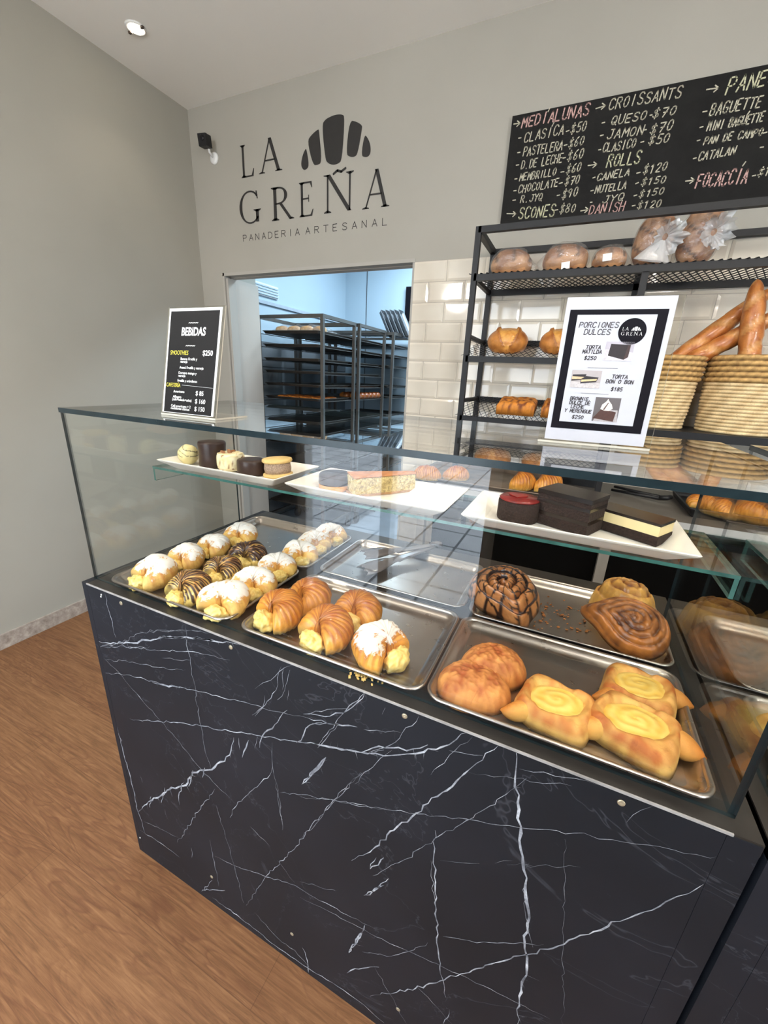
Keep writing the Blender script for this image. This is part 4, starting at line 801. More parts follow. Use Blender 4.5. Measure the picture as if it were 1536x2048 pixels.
# ---------------------------------------------------------------- laminated pastries
def croissant(name, label, cat, x, y, rz, mat, group, s=1.0, style='glazed', seed=0, A=2.05, R0=.029, r0=.037, cream=True, stretch=1.0):
    t = thing(name, label, cat, (x, y, TZ), rz, group); b = MB(); b.c = []; b.sug = []; nt, nv = 96, 34; vs = []; AMP, NL = (.05, 4.5) if style == 'pale' else (.10, 9.0)
    for i in range(nt+1):
        u = -1 + 2*i/nt; ph = u*A; au = abs(u); r = r0*(1-.45*au**2.4)*(.95+.12*nz(u*2, seed, 0)); lay = (au*NL + .18*math.sin(u*9+seed) + .1*nz(u*6, seed, 5)) % 1.0
        cx, cy = R0*math.sin(ph)*stretch, R0*math.cos(ph)
        for k in range(nv):
            g = 2*math.pi*k/nv; n = nz(u*4, math.cos(g)*1.2, math.sin(g)*1.2 + seed*3.1, 1.3)
            lay2 = (lay + .07*math.sin(g*2+seed)) % 1.0; strk = nz(u*34, seed, g*.5)
            rr = r*(1 + AMP*(lay2-.5)*sm(1, .88, lay2) + .07*n + .014*strk); ex, ey = math.sin(ph), math.cos(ph)
            px, py = cx+ex*math.cos(g)*rr*stretch, cy+ey*math.cos(g)*rr; z = r*.80 + math.sin(g)*rr*.98
            z = z if z > .002 else .002*(1+.2*math.cos(g))
            hz = z/(r0*1.75); crest = sm(.35, .85, lay2)*sm(1, .93, lay2); br = .16 + .42*sm(.15, .95, hz) + .3*n + .38*crest*sm(.1, .6, hz) + .28*strk - .25*sm(.75, 1, au)
            if style == 'glazed': c = mixc(lin((236, 168, 70))[:3], lin((150, 70, 22))[:3], max(0, min(1, br))); c = mixc(c, CR_C, .75*sm(.28, .04, hz)*sm(-.5, .4, n+.2))
            elif style == 'pale': c = mixc(lin((236, 196, 112))[:3], lin((188, 110, 48))[:3], max(0, min(1, br-.02)))
            else:
                c = mixc(lin((240, 208, 120))[:3], lin((188, 120, 56))[:3], max(0, min(1, br-.05)))
                w = math.sin(u*A*R0*1500 + n*2.2 + math.sin(g*2)*.6) ; dk = sm(.25, .5, hz + .25*n)
                thr = {'drizzle': -.5, 'dark': -.9}[style]
                if w > thr and dk > .3: c = lin((58, 34, 24))[:3]
            b.c.append(c); b.sug.append(sm(.28, .88, hz)*.86 - .05 + .32*n - .16*sm(.9, 1, lay2) - .12*sm(.12, 0, lay2)); vs.append((px*s, py*s, z*s))
    fs = [(i*nv+k, i*nv+(k+1) % nv, (i+1)*nv+(k+1) % nv, (i+1)*nv+k) for i in range(nt) for k in range(nv)] + [tuple(range(nv))[::-1], tuple(range(nt*nv, (nt+1)*nv))]
    b.add(vs, fs, 0, True); b.build('dough', mat, t)
    if cream:
        def fn(a, ph):
            ct_, st_, cp, sp = math.cos(a), math.sin(a), math.cos(ph), math.sin(ph); n = nz(ct_*cp*2, st_*cp*2, sp*2+seed, 1.2); n2 = nz(ct_*cp*5, st_*cp*5, sp*5+seed, 1.2); k = 1+.30*n+.10*n2
            return ((.003+.029*ct_*cp*k)*s, (-.020 + .019*st_*cp*k)*s, max(.001, (.013+.021*sp*k))*s), mixc(lin((232, 194, 100))[:3], lin((248, 226, 150))[:3], sm(-.4, .5, n2))
        cf_ = blob(36, 18, fn).build('cream_filling', m_cream, t)
        if style != 'glazed': cf_.scale = (.86, .95, .86)
    return t
SG = 'sugar dusted pastries in the left trays'
for i, (x, y, rz, s, l) in enumerate((
    (-.867, .556, -20, 1.13, 'sugared pastry at the front left corner of the display, nearest the counter corner'), (-.872, .658, -10, 1.0, 'second sugared pastry from the front in the row along the left glass'),
    (-.873, .750, -15, .96, 'third sugared pastry from the front in the row along the left glass'), (-.862, .852, 10, 1.0, 'rearmost sugared pastry of the row along the left glass'),
    (-.622, .548, 10, 1.08, 'large sugared pastry at the front right corner of the left tray'), (-.614, .640, 25, 1.02, 'second sugared pastry behind the front right corner of the left tray'),
    (-.622, .738, 40, .96, 'sugared pastry at the rear right corner of the front left tray'), (-.622, .836, 40, .95, 'sugared pastry with round open end, front of three in the rear left tray'),
    (-.628, .920, 60, .98, 'sugared pastry in the middle of the three in the rear left tray'), (-.618, .998, 65, 1.0, 'rearmost of three sugared pastries, by the back edge of the rear left tray'))):
    croissant('sugared_pastry', l, 'pastry', x, y, R(rz), m_sugar, SG, s*.93, 'pale', i+1, A=2.0)
for i, (x, y, rz, s, st, l) in enumerate(((-.735, .548, -12, 1.05, 'drizzle', 'chocolate striped pastry at the front, with yellow cream at its open end'), (-.735, .655, 0, .95, 'drizzle', 'middle chocolate striped pastry in the left tray'), (-.742, .752, 5, 1.0, 'dark', 'darkest chocolate coated pastry, behind the striped ones'))):
    croissant('chocolate_pastry', l, 'pastry', x, y, R(rz), m_crust, 'chocolate drizzled pastries', s*.95, st, i+20, A=2.0, R0=.028)
for i, (x, y, rz, s, l) in enumerate(((-.500, .572, -28, 1.02, 'golden glazed croissant at the front left of the middle tray'), (-.482, .650, -35, .98, 'golden glazed croissant behind, touching the front left croissant'),
    (-.378, .563, -20, 1.04, 'large golden glazed croissant at the centre front of the middle tray'), (-.352, .655, -8, .96, 'golden glazed croissant behind the centre front croissant, on the bare tray'))):
    croissant('glazed_croissant', l, 'croissant', x, y, R(rz), m_crust, 'glazed croissants in the middle tray', s, 'glazed', i+31, A=1.95, R0=.028, r0=.038)
croissant('sugared_roll', 'single sugar dusted roll alone at the right of the middle tray', 'pastry', -.238, .575, R(75), m_sugar, None, 1.03, 'glazed', 44, A=1.95, R0=.027, r0=.039)
b = MB(); rnd = random.Random(5)
for k in range(46):
    x, y = -.262+rnd.gauss(0, .016), .522+rnd.gauss(0, .006); s_ = rnd.uniform(.0008, .002); b.obox((x, y, TZ+s_), (1, rnd.random(), 0), (-rnd.random(), 1, 0), (0, 0, 1), (s_, s_, s_))
tag(b.build('crumbs', M('yellow_crumb', (228, 190, 112), .8)), 'yellow crumbs on the tray before the single sugared roll', 'crumbs', kind='stuff')
b = MB()
for k in range(110):
    x, y = .02+rnd.gauss(0, .06), .90+rnd.gauss(0, .05)
    if -.1 < x < .12 and .82 < y < 1.0:
        s_ = rnd.uniform(.0006, .0022); b.obox((x, y, TZ+s_), (1, rnd.random(), 0), (-rnd.random(), 1, 0), (0, 0, 1), (s_*1.5, s_, s_*.6))
tag(b.build('crumbs', M('brown_crumb', (176, 112, 60), .8)), 'brown flaky crumbs on the rear right tray between the swirls', 'crumbs', kind='stuff')
# ---------------------------------------------------------------- swirls and buns
def swirl(name, label, x, y, z, rot, a, bb, h, turns, seed, dark, light, mat, group, choco=False, tail=False, groove=.006, tilt=(0, 0), shift=0.0):
    b = MB(); b.c = []; nr, nt = 46, 110; vs = []
    for i in range(nr+1):
        r = i/nr
        for k in range(nt):
            th = 2*math.pi*k/nt; out = 1+.05*math.sin(2*th+seed)+.03*math.sin(3*th+seed*2)
            if tail: out += .34*math.exp(-((((th-tail+math.pi) % (2*math.pi))-math.pi)/.28)**2)
            rr = r*out; s = (r*turns - th/(2*math.pi)) % 1.0; ridge = math.sin(math.pi*s)**.6 if turns > 1 else .5+.4*nz(rr*math.cos(th)*4, rr*math.sin(th)*4, seed+7, 1); n = nz(rr*math.cos(th)*2.5, rr*math.sin(th)*2.5, seed, 1.5); n2 = nz(rr*math.cos(th)*9, rr*math.sin(th)*9, seed, 1)
            zz = h*(1-r**2.8)**.55 if r < 1 else 0; zz += groove*(ridge-.7)*sm(1, .85, r) + .0025*n2 + .004*n*(1-r)
            vs.append((a*rr*math.cos(th), bb*rr*math.sin(th) - shift*(1-r**1.6), max(0, zz)))
            c = mixc(dark, light, max(0, min(1, .30+.5*ridge+.5*n-.40*(1-r)+.25*n2)))
            if choco:
                w = math.sin(th*14 + r*5 + n*2.5); w2 = math.sin(th*6 - r*14 + n*2)
                if (w > .80 and r > .15) or w2 > .95 or s < .23 + .10*n: c = lin((46, 26, 20))[:3]
            b.c.append(c)
    fs = [(i*nt+k, (i+1)*nt+k, (i+1)*nt+(k+1) % nt, i*nt+(k+1) % nt) for i in range(nr) for k in range(nt)]
    fs = [f for f in fs]; fs.append(tuple(nr*nt+k for k in range(nt))[::-1])
    b.add(vs, fs, 0, True); o = b.build(name, mat, None, loc=(x, y, z)); o.rotation_euler = (tilt[0], tilt[1], rot)
    return tag(o, label, 'pastry', group)
swirl('chocolate_swirl', 'tall swirl pastry drizzled with dark chocolate stripes, rear right tray', -.078, .878, TZ+.026, 0, .078, .068, .078, 3.6, 2.0, lin((150, 84, 40))[:3], lin((206, 140, 84))[:3], m_crust, None, choco=True, tail=R(300), groove=.013, shift=.012, tilt=(R(24), 0))
SWD, SWL = lin((120, 60, 18))[:3], lin((226, 160, 66))[:3]
swirl('swirl_pastry', 'darker brown swirl pastry at the front right of the rear tray', .178, .868, TZ+.034, 0, .070, .066, .044, 5.0, 3.0, lin((76, 36, 14))[:3], lin((196, 120, 54))[:3], m_crust, 'plain swirl pastries', tail=R(172), groove=.006, tilt=(R(31), 0))
swirl('swirl_pastry', 'golden swirl pastry behind, at the back edge of the rear right tray', .176, .980, TZ, R(-20), .072, .054, .086, 3.2, 5.0, SWD, lin((238, 178, 84))[:3], m_crust, 'plain swirl pastries', groove=.012)
BD, BL_ = lin((158, 80, 38))[:3], lin((226, 158, 86))[:3]
swirl('round_bun', 'flat round browned bun at the front left of the danish tray', -.078, .577, TZ, R(0), .060, .057, .042, .5, 1.0, BD, BL_, m_crust_matt, 'flat round buns', groove=.0012)
swirl('round_bun', 'flat round bun tucked behind the front bun in the danish tray', -.058, .636, TZ, R(40), .060, .053, .050, .5, 8.0, BD, BL_, m_crust_matt, 'flat round buns', groove=.001)
def danish(label, x, y, rz, s, seed):
    t = thing('custard_danish', label, 'pastry', (x, y, TZ), rz, 'custard danishes'); b = MB(); b.c = []; nr, nt = 40, 120; vs = []
    def outline(th):
        c_, s_ = math.cos(th), math.sin(th); p = 5.0; return .057/((abs(c_)**p + abs(s_*1.12)**p)**(1/p))*(1+.03*math.sin(3*th+seed))
    for i in range(nr+1):
        r = i/nr
        for k in range(nt):
            th = 2*math.pi*k/nt; o_ = outline(th)*r; px, py = o_*math.cos(th), o_*math.sin(th); n = nz(px*30, py*30, seed, 1); n2 = nz(px*90, py*90, seed, 1)
            edge = (1-max(0, (r-.62)/.38)**2.6)**.5 if r > .62 else 1.0; er = math.hypot((px*math.cos(.5)+py*math.sin(.5))/.046, (-px*math.sin(.5)+py*math.cos(.5))/.034)
            fold = .005*sm(-.1, .3, math.sin(2*th+.8))*sm(.55, .8, r)
            z = .036*edge*(1+.10*n) - .009*sm(1.15, .75, er) + fold + .0015*n2; vs.append((px*s, py*s, max(0, z)*s))
            br = .42+.6*n-.25*(1-r)+.35*sm(.6, .85, r)-.9*sm(.92, 1, r); c = mixc(lin((228, 180, 100))[:3], lin((176, 98, 40))[:3], max(0, min(1, br + .5*n2))); b.c.append(c)
    fs = [(i*nt+k, (i+1)*nt+k, (i+1)*nt+(k+1) % nt, i*nt+(k+1) % nt) for i in range(nr) for k in range(nt)] + [tuple(nr*nt+k for k in range(nt))[::-1]]
    b.add(vs, fs, 0, True)
    for sg in (1, -1):   # folded corner tips that stick out at two opposite corners
        vs2 = []; n_ = 22
        for j in range(n_+1):
            f = j/n_; rr = .0195*math.sin(math.pi*min(1, (.18+.82*f)))**.75 if f < 1 else .002
            for k in range(18):
                g = 2*math.pi*k/18; q = ((.018+.046*f) if sg < 0 else (.030+.052*f), (.030+.030*f if sg < 0 else .018+.002*f)+math.cos(g)*rr*.95, max(.001, .017-.003*f+math.sin(g)*rr*.95)); vs2.append((sg*q[0]*s, sg*q[1]*s, q[2]*s)); b.c.append(mixc(lin((240, 192, 104))[:3], lin((196, 118, 44))[:3], max(0, min(1, .2+.7*f+.5*math.sin(g)*.4))))
        fs2 = [(j*18+k, j*18+(k+1) % 18, (j+1)*18+(k+1) % 18, (j+1)*18+k) for j in range(n_) for k in range(18)] + [tuple(range(18))[::-1], tuple(range(n_*18, n_*18+18))]
        b.add(vs2, fs2, 0, True)
    b.build('dough', m_crust_matt, t, fixn=True)
    def cf(a, ph):
        cp, sp = math.cos(ph), math.sin(ph); nn = nz(math.cos(a)*cp*2, math.sin(a)*cp*2, seed+4, 1); rp = .0008*math.sin(cp*15+a+2.2*nn)*(1 if sp > 0 else 0) + .0015*nn; c_ = mixc(lin((226, 178, 76))[:3], lin((242, 208, 116))[:3], sm(-1.2, 1.2, math.sin(cp*15+a+2.2*nn)*.6+.9*nz(math.cos(a)*cp*4, math.sin(a)*cp*4, seed, 1)))
        wob = 1+.10*nz(math.cos(a)*1.5, math.sin(a)*1.5, seed, 1); u, v = .043*cp*math.cos(a)*wob, .032*cp*math.sin(a)*wob; return ((u*math.cos(.5)-v*math.sin(.5))*s, (u*math.sin(.5)+v*math.cos(.5))*s, (.0288+.005*sp+rp)*s), c_
    blob(60, 30, cf).build('custard', m_cream, t)
    return t
danish('custard danish in the centre front of the right tray, beside the round buns', .050, .585, R(-14), 1.0, 1)
danish('custard danish at the back right of the front right tray, behind two others', .176, .690, R(-10), .96, 2)
danish('largest custard danish at the front right corner of the tray', .160, .596, R(-22), 1.06, 3)
danish('custard danish in the second case, half cut by the right frame edge', .395, .690, R(20), .95, 4); danish('custard danish in the second case, lower at the right frame edge', .385, .580, R(10), .95, 6)
# ---------------------------------------------------------------- serving tongs on the empty tray
tg = thing('serving_tongs', 'grey plastic serving tongs with scalloped claws lying on the empty tray', 'tongs', (-.40, .96, TZ)); m_tong = M('grey_plastic', (96, 90, 90), .2, var=.05, spec=.6)
def arm(tip, dz, name):
    p0 = Vector((.088, .110, .034+dz*.3)); p1 = Vector((tip[0]+.40, tip[1]-.96, .012+dz)); d = (p1-p0); L = d.length; d.normalize(); sd = d.cross(Vector((0, 0, 1))).normalized(); upv = sd.cross(d); b = MB(); vs = []; n = 30
    wd = [(0, .007), (.1, .010), (.5, .012), (.64, .016), (.76, .026), (.9, .033), (.97, .031), (1, .026)]
    for i in range(n+1):
        f = i/n; w = next(a[1]+(c[1]-a[1])*(f-a[0])/(c[0]-a[0]) for a, c in zip(wd, wd[1:]) if a[0] <= f <= c[0]); c = p0 + d*L*f
        for k in range(13):
            g = -1+2*k/12; end = .013*abs(math.cos(g*math.pi*2.0)) if i == n else 0
            vs.append(c + sd*w*g + upv*(.012*(1-g*g)*sm(.5, .8, f) - (.005 if abs(g) > .9 and f < .6 else 0)) + d*end)
    b.add(vs, [(i*13+k, i*13+k+1, (i+1)*13+k+1, (i+1)*13+k) for i in range(n) for k in range(12)], 0, True); o = b.build(name, m_tong, tg)
    md = o.modifiers.new('s', 'SOLIDIFY'); md.thickness = .0024; return o
arm((-.462, .925), .016, 'claw_arm'); arm((-.432, .862), .004, 'claw_arm')
MB().tube([(.078, .104, .036), (.094, .118, .038), (.106, .112, .040)], .009, 12).build('hinge', m_tong, tg)
# ---------------------------------------------------------------- porcelain plates on the inner shelf
PZ = 1.2072
def plate(x0, x1, y0, y1, label):
    w, d = x1-x0, y1-y0; t_ = .004; h = .026
    def ring(i, z, r): return [(x, y, z) for x, y in rrect(w-2*i, d-2*i, max(.002, r), 3)]
    prof = [(.034, 0, .006), (.032, .0, .006), (.002, h-.004, .004), (0, h-.001, .004), (.003, h, .003), (.034, .0055, .006), (.040, .0045, .006)]
    vs = []; n = 16
    for i, z, r in prof: vs += ring(i, z, r)
    b = MB(); b.add(vs, [(j*n+k, j*n+(k+1) % n, (j+1)*n+(k+1) % n, (j+1)*n+k) for j in range(len(prof)-1) for k in range(n)] + [tuple(range(n))[::-1], tuple(range((len(prof)-1)*n, len(prof)*n))], 0, False)
    o = b.build('serving_plate', m_porc, None, loc=((x0+x1)/2, (y0+y1)/2, PZ)); return tag(o, label, 'plate', 'white rectangular plates on the glass shelf')
plate(-.962, -.580, .690, .872, 'white rectangular plate of alfajores at the left of the glass shelf')
plate(-.549, -.186, .684, .872, 'white rectangular plate with a cake slice in the middle of the glass shelf')
plate(-.156, .204, .684, .875, 'white rectangular plate of chocolate cakes at the right of the glass shelf')
CZ0 = PZ + .0055
m_dk = M('brown_choc_coating', (54, 37, 32), .38, var=.12, scale=40, spec=.4); m_wc = vcol('white_choc_coating', .42, 60, .06, .15); m_bisc = M('shortbread', (232, 196, 128), .7, var=.12, scale=90, bump=.3)
m_crumb = M('dark_cake_crumb', (42, 26, 20), .85, var=.5, scale=260, bump=.9); m_red = M('red_fruit_glaze', (120, 36, 34), .2, var=.25, scale=60); m_gan = M('dark_ganache', (32, 22, 18), .25, var=.1, scale=20, spec=.5)
m_pcream = M('pale_cream_layer', (232, 212, 160), .5, var=.05, scale=30); m_tart = None
def rnd_disc(name, label, x, y, r, h, mat, cat='alfajor', sq=0.02, group=None, z=CZ0):
    b = MB(); prof = [(0, 0), (r*.96, 0), (r, h*.06), (r*(1-sq), h*.3), (r*(1-sq*1.2), h*.7), (r*.985, h*.93), (r*.93, h), (r*.5, h*1.01), (0, h*1.01)]; b.lathe(prof, 44)
    if hasattr(mat, 'name') and mat.name.startswith('white_choc'): b.c = [lin((236, 222, 178))[:3]]*len(b.v)
    o = b.build(name, mat, None, loc=(x, y, z)); return tag(o, label, cat, group)
def tr(a, ph):
    ct_, st_, cp, sp = math.cos(a), math.sin(a), math.cos(ph), math.sin(ph); k = 1+.05*nz(ct_*cp, st_*cp, sp, 2)
    c = lin((236, 220, 160))[:3]; px, py, pz = .026*ct_*cp*k, .026*st_*cp*k, .026+.027*sp*k
    w = math.sin((pz*1.0+px*.5)*560+1.5*nz(px, py, pz, 60))
    if w > .9 and pz > .022: c = lin((66, 40, 30))[:3]
    return (px, py, max(0, pz)), c
tag(blob(72, 48, tr).build('truffle', m_wc, None, loc=(-.928, .762, CZ0)), 'round white chocolate truffle with thin dark stripes at the left end of the plate', 'truffle')
rnd_disc('alfajor', 'tall dark chocolate coated alfajor beside the white truffle', -.858, .780, .036, .066, m_dk, sq=.05)
def wal(a, ph):
    ct_, st_, cp, sp = math.cos(a), math.sin(a), math.cos(ph), math.sin(ph); e = .35; n = nz(ct_*cp, st_*cp, sp, 3)
    q = math.copysign(abs(cp)**e, cp); px, py = .034*ct_*q*(1+.06*n), .034*st_*q*(1+.06*n); pz = .024+.023*math.copysign(abs(sp)**e, sp)*(1+.08*n)
    c = mixc(lin((238, 226, 190))[:3], lin((228, 208, 156))[:3], sm(-.2, .5, n)); 
    if nz(px, py, pz+9, 120) > .42: c = lin((140, 92, 56))[:3]
    return (px, py, max(0, pz)), c
t = thing('alfajor', 'white chocolate coated alfajor with walnut bits on top, in the middle of the left plate', 'alfajor', (-.786, .772, CZ0)); blob(64, 40, wal).build('coating', m_wc, t)
b = MB(); rn = random.Random(3)
for k in range(9): b.obox((rn.gauss(0, .011), rn.gauss(0, .009), .0485), (1, rn.random(), 0), (-rn.random(), 1, .2), (0, 0, 1), (.004, .0026, .0026))
b.build('walnut_bits', M('walnut', (150, 100, 62), .7), t, bevel=.001)
rnd_disc('alfajor', 'low dark chocolate coated alfajor between the white one and the sandwich cookie', -.717, .772, .036, .037, m_dk, sq=.0)
t = thing('sandwich_cookie', 'shortbread sandwich cookie with coconut edged caramel filling, at the right end of the plate', 'cookie', (-.645, .785, CZ0)); t.rotation_euler = (0, R(-4), R(-10))
def cook(z): return MB().lathe([(0, 0), (.033, 0), (.037, .004), (.036, .009), (.030, .011), (0, .0115)], 40).build('biscuit', m_bisc, t, loc=(0, 0, z))
cook(0); cook(.036); MB().lathe([(0, .009), (.031, .009), (.033, .022), (.031, .037), (0, .037)], 40).build('filling', M('coconut_filling', (176, 150, 130), .9, var=.45, scale=380, bump=.8), t)
t = thing('alfajor', 'round cookie under a thick dark chocolate layer on the middle plate', 'alfajor', (-.470, .768, CZ0))
MB().lathe([(0, 0), (.035, 0), (.037, .005), (.036, .013), (0, .013)], 44).build('cookie_base', M('amber_cookie', (206, 146, 78), .6, var=.12, scale=90), t); MB().lathe([(0, .0125), (.036, .013), (.037, .017), (.036, .034), (.033, .037), (0, .0375)], 44).build('chocolate_layer', m_dk, t)
# slice of nut tart: pale crumbly flank and brown top
t = thing('cake_slice', 'wedge of crumbly nut tart with a browned top on the middle plate', 'cake', (-.365, .800, CZ0), R(46)); 
mt = NT('nut_tart_crumb'); f = mt.noise(mt.co(), 120, 5, .75, 1.0); mt.base(mt.ramp(f, [(.32, lin((120, 92, 54))), (.5, lin((204, 178, 116))), (.66, lin((238, 218, 160)))])); mt.set(.85); mt.bump(f, 1.0, .004)
b = MB(); pl = [(-.075, -.026, .0), (.078, -.008, .0), (.078, .008, .0), (-.075, .030, .0)]; b.prism(pl, (0, 0, .040)); b.build('crumb', mt.m, t, bevel=.003)
b = MB(); b.prism([(x*1.0, y*1.0, .0402) for x, y, z in pl], (0, 0, .005)); b.build('browned_top', M('baked_top', (186, 122, 72), .6, var=.2, scale=70), t, bevel=.002)
b = MB(); b.prism([(x-.004, y*1.06, -.0003) for x, y, z in pl], (0, 0, .005)); b.build('pastry_base', M('tart_base', (170, 128, 84), .8, var=.2, scale=90), t)
# red velvet round, layered chocolate square, cream bar
t = thing('red_velvet_cake', 'small round dark cake with a glossy red top on the right plate', 'cake', (-.068, .778, CZ0))
b = MB(); rn = random.Random(8); prof = [(0, 0), (.0365, 0), (.038, .004), (.038, .036), (.036, .039), (0, .039)]; b.lathe(prof, 60, 0, (0, 0, 0), True); b.build('crumb_side', m_crumb, t)
MB().lathe([(0, .0388), (.0365, .0390), (.0372, .041), (.034, .0435), (0, .044)], 60).build('red_glaze', m_red, t)
b = MB(); hp = [(.011*(16*math.sin(a)**3)/16, .011*(13*math.cos(a)-5*math.cos(2*a)-2*math.cos(3*a)-math.cos(4*a))/16, .0442) for a in [2*math.pi*i/30 for i in range(30)]]; b.prism([(x*1.6-.004, y*1.6+.004, z) for x, y, z in hp], (0, 0, .0014)); b.build('heart_topping', M('bright_red_glaze', (150, 44, 40), .15), t, fixn=True)
t = thing('chocolate_layer_cake', 'tall dark chocolate layer cake slice in the middle of the right plate', 'cake', (.022, .790, CZ0), R(-24))
for z0, z1, m_, nm, e in ((0, .019, m_crumb, 'sponge', 0), (.019, .026, m_gan, 'filling', .0003), (.026, .043, m_crumb, 'sponge', 0), (.043, .049, m_gan, 'filling', .0003), (.049, .058, m_crumb, 'sponge', 0), (.058, .066, m_gan, 'ganache_top', .001)):
    MB().box((-.048-e, -.036-e, z0+.0002), (.048+e, .036+e, z1)).build(nm, m_, t, bevel=.0022)
t = thing('cream_bar', 'low bar with dark base, thick cream layer and chocolate top on right plate', 'cake', (.124, .805, CZ0), R(-30))
MB().box((-.056, -.028, .0002), (.056, .028, .017)).build('dark_base', m_crumb, t, bevel=.002); MB().box((-.055, -.0275, .0172), (.055, .0275, .0345)).build('cream_layer', m_pcream, t, bevel=.0015); MB().box((-.056, -.028, .0347), (.056, .028, .0395)).build('chocolate_top', m_gan, t, bevel=.0012)
# ---------------------------------------------------------------- acrylic sign holders standing on the glass top
def holder(name, label, cx, cy, yaw, w, h, lean, base_d):
    t = thing(name, label, 'sign', (cx, cy, GZ+.0005), yaw); b = MB(); b.box((-w/2, 0, 0), (w/2, base_d, .0035), 0, 1, 0); b.build('acrylic_foot', [m_acr, m_acr_edge], t)
    st_ = Matrix.Rotation(-lean, 4, 'X'); ob = MB().box((-w/2, 0, 0), (w/2, .0022, h), 0, 1, 1).build('acrylic_back', [m_acr, m_acr_edge], t, loc=(0, .0005, .0036)); ob.rotation_euler = (-lean, 0, 0)
    return t
hb = holder('drinks_menu_sign', 'black drinks menu card in a clear acrylic stand on the left of the glass top', -.691, .5745, 0, .149, .206, R(13), .085)
def card(par, w, h, lean, mats):
    c = MB().box((-w/2, -.0005, .002), (w/2, 0, h)).build('menu_card', mats, par, loc=(0, -.0004, .004)); c.rotation_euler = (-lean, 0, 0); return c
cd = card(hb, .139, .2025, R(13), m_white)
MB().box((-.0645, -.0010, .003), (.0640, -.0006, .197)).build('black_panel', m_ink, cd)
def on(x, z): return (x, -.0014, z)
A_ = lambda u, v: (-.0645 + u*.1285, .003 + (1-v)*.194)   # card fractions from the top left
bw, by = MB(), MB()
def put_at(u, v): 
    x0, z0 = A_(u, v); return lambda a, c: on(x0 + a, z0 + c)
font_mesh('BEBIDAS', .021, bw, put_at(.51, .235), bold=.0006, width=.064, align='CENTER', shear=.06)
font_mesh('SMOOTHIES', .0118, by, put_at(.055, .425), width=.049, shear=.05); font_mesh('$250', .0135, bw, put_at(.735, .425), bold=.0003, width=.026)
for i, (s_, u, v) in enumerate((('Banana Frutilla y', .285, .475), ('naranja', .285, .503), ('Anan\u00e1 Frutilla y naranja', .275, .560), ('Durazno mango y', .265, .613), ('naranja', .265, .641), ('Frutilla y ar\u00e1ndanos', .255, .690), ('Americano', .185, .800), ('Affogato', .18, .853), ('(caf\u00e9+helado+salsa)', .17, .880), ('Caf\u00e9 americano + 2', .155, .945), ('medialunas cl\u00e1sicas', .155, .970))):
    font_mesh(s_, .0068, bw, put_at(u, v), bold=.0001)
font_mesh('CAFETER\u00cdA', .0108, by, put_at(.02, .745), width=.039, shear=.03)
for s_, u, v in (('$ 85', .66, .812), ('$ 160', .66, .890), ('$ 150', .66, .965)): font_mesh(s_, .0118, bw, put_at(u, v), bold=.0002)
for u, v in ((.40, .115), (.375, .335)):
    x0, z0 = A_(u, v); ribbon(bw, [(x0+i*.0022, z0 + (.0008 if i % 2 else -.0008)) for i in range(12)], .0011, on)
x0, z0 = A_(.36, .722); ribbon(bw, [(x0, z0), (x0+.082, z0-.002)], .0004, on)
bw.build('white_lettering', m_white, cd); by.build('yellow_lettering', m_yel, cd)
hp = holder('sweets_poster_sign', 'white sweets poster with black border in a clear acrylic stand on the glass top', .0325, .744, R(4), .166, .219, R(3), .09)
pc = card(hp, .1465, .2175, R(3), m_paper)
MB().box((-.0665, -.0010, .021), (.0655, -.0006, .200)).build('black_border', m_blk, pc); MB().box((-.0550, -.0016, .032), (.0522, -.0011, .1925)).build('white_panel', m_paper, pc)
def on2(x, z): return (x, -.0020, z)
B_ = lambda u, v: (-.0550 + u*.1072, .032 + (1-v)*.1605)
bg_ = MB(); 
def w2(s_, u, v, wd, h): x0, z0 = B_(u, v); write(bg_, s_, x0, z0, wd*.112, 0, h, .00115, on2, slant=.12, gap=.16)
w2('PORCIONES', .045, .112, .485, .0075); w2('DULCES', .125, .175, .325, .0075)
w2('TORTA', .185, .305, .185, .0052); w2('MATILDA', .15, .345, .24, .0052); w2('$250', .19, .402, .15, .0052)
w2('TORTA', .60, .565, .19, .0052); w2('BON O BON', .535, .610, .335, .0052); w2('$185', .62, .68, .14, .0052)
w2('BROWNIE,', .10, .785, .27, .005); w2('DULCE DE', .10, .825, .27, .005); w2('LECHE', .13, .863, .17, .005); w2('Y MERENGUE', .05, .905, .355, .005); w2('$250', .17, .965, .15, .0052)
for a, c, v in ((.26, .65, .475), (.23, .60, .715)): ribbon(bg_, [B_(a, v), B_(c, v)], .0005, on2)
bg_.build('grey_lettering', m_gry, pc)
x0, z0 = B_(.735, .145); b = MB(); b.poly([on2(x0+.0185*math.cos(a), z0+.0185*math.sin(a)) for a in [2*math.pi*i/48 for i in range(48)]]); lg = b.build('round_logo_badge', m_blk, pc)
on3 = lambda x, z: (x, -.0025, z); b = MB()
for ch, x, z, w, h in LOGO:
    for pl in serif(ch): b.poly([on3(x0 + (q0*w + x + 1.64)*.027, z0 + (q1*h + z - 2.55)*.027) for q0, q1 in pl])
for e in EMBLEM: b.poly([on3(x0 + (x+1.64)*.027, z0 + (z-2.55)*.027) for x, z in e])
b.build('badge_lettering', m_white, lg)
def photo(u0, v0, u1, v1, bgc, shapes, name='cake_picture'):
    x0, z0 = B_(u0, v1); x1, z1 = B_(u1, v0); b = MB(); b.poly([on2(x0, z0), on2(x1, z0), on2(x1, z1), on2(x0, z1)], 0); ms = [M(name+'_ground', bgc, .6, var=.1)]
    for k, (c, pts) in enumerate(shapes):
        ms.append(M(name+'_tone', c, .6, var=.15, scale=300)); b.poly([(x0+(x1-x0)*a, -.0021-.0001*k, z0+(z1-z0)*q) for a, q in pts], k+1)
    b.build(name, ms, pc, fixn=False)
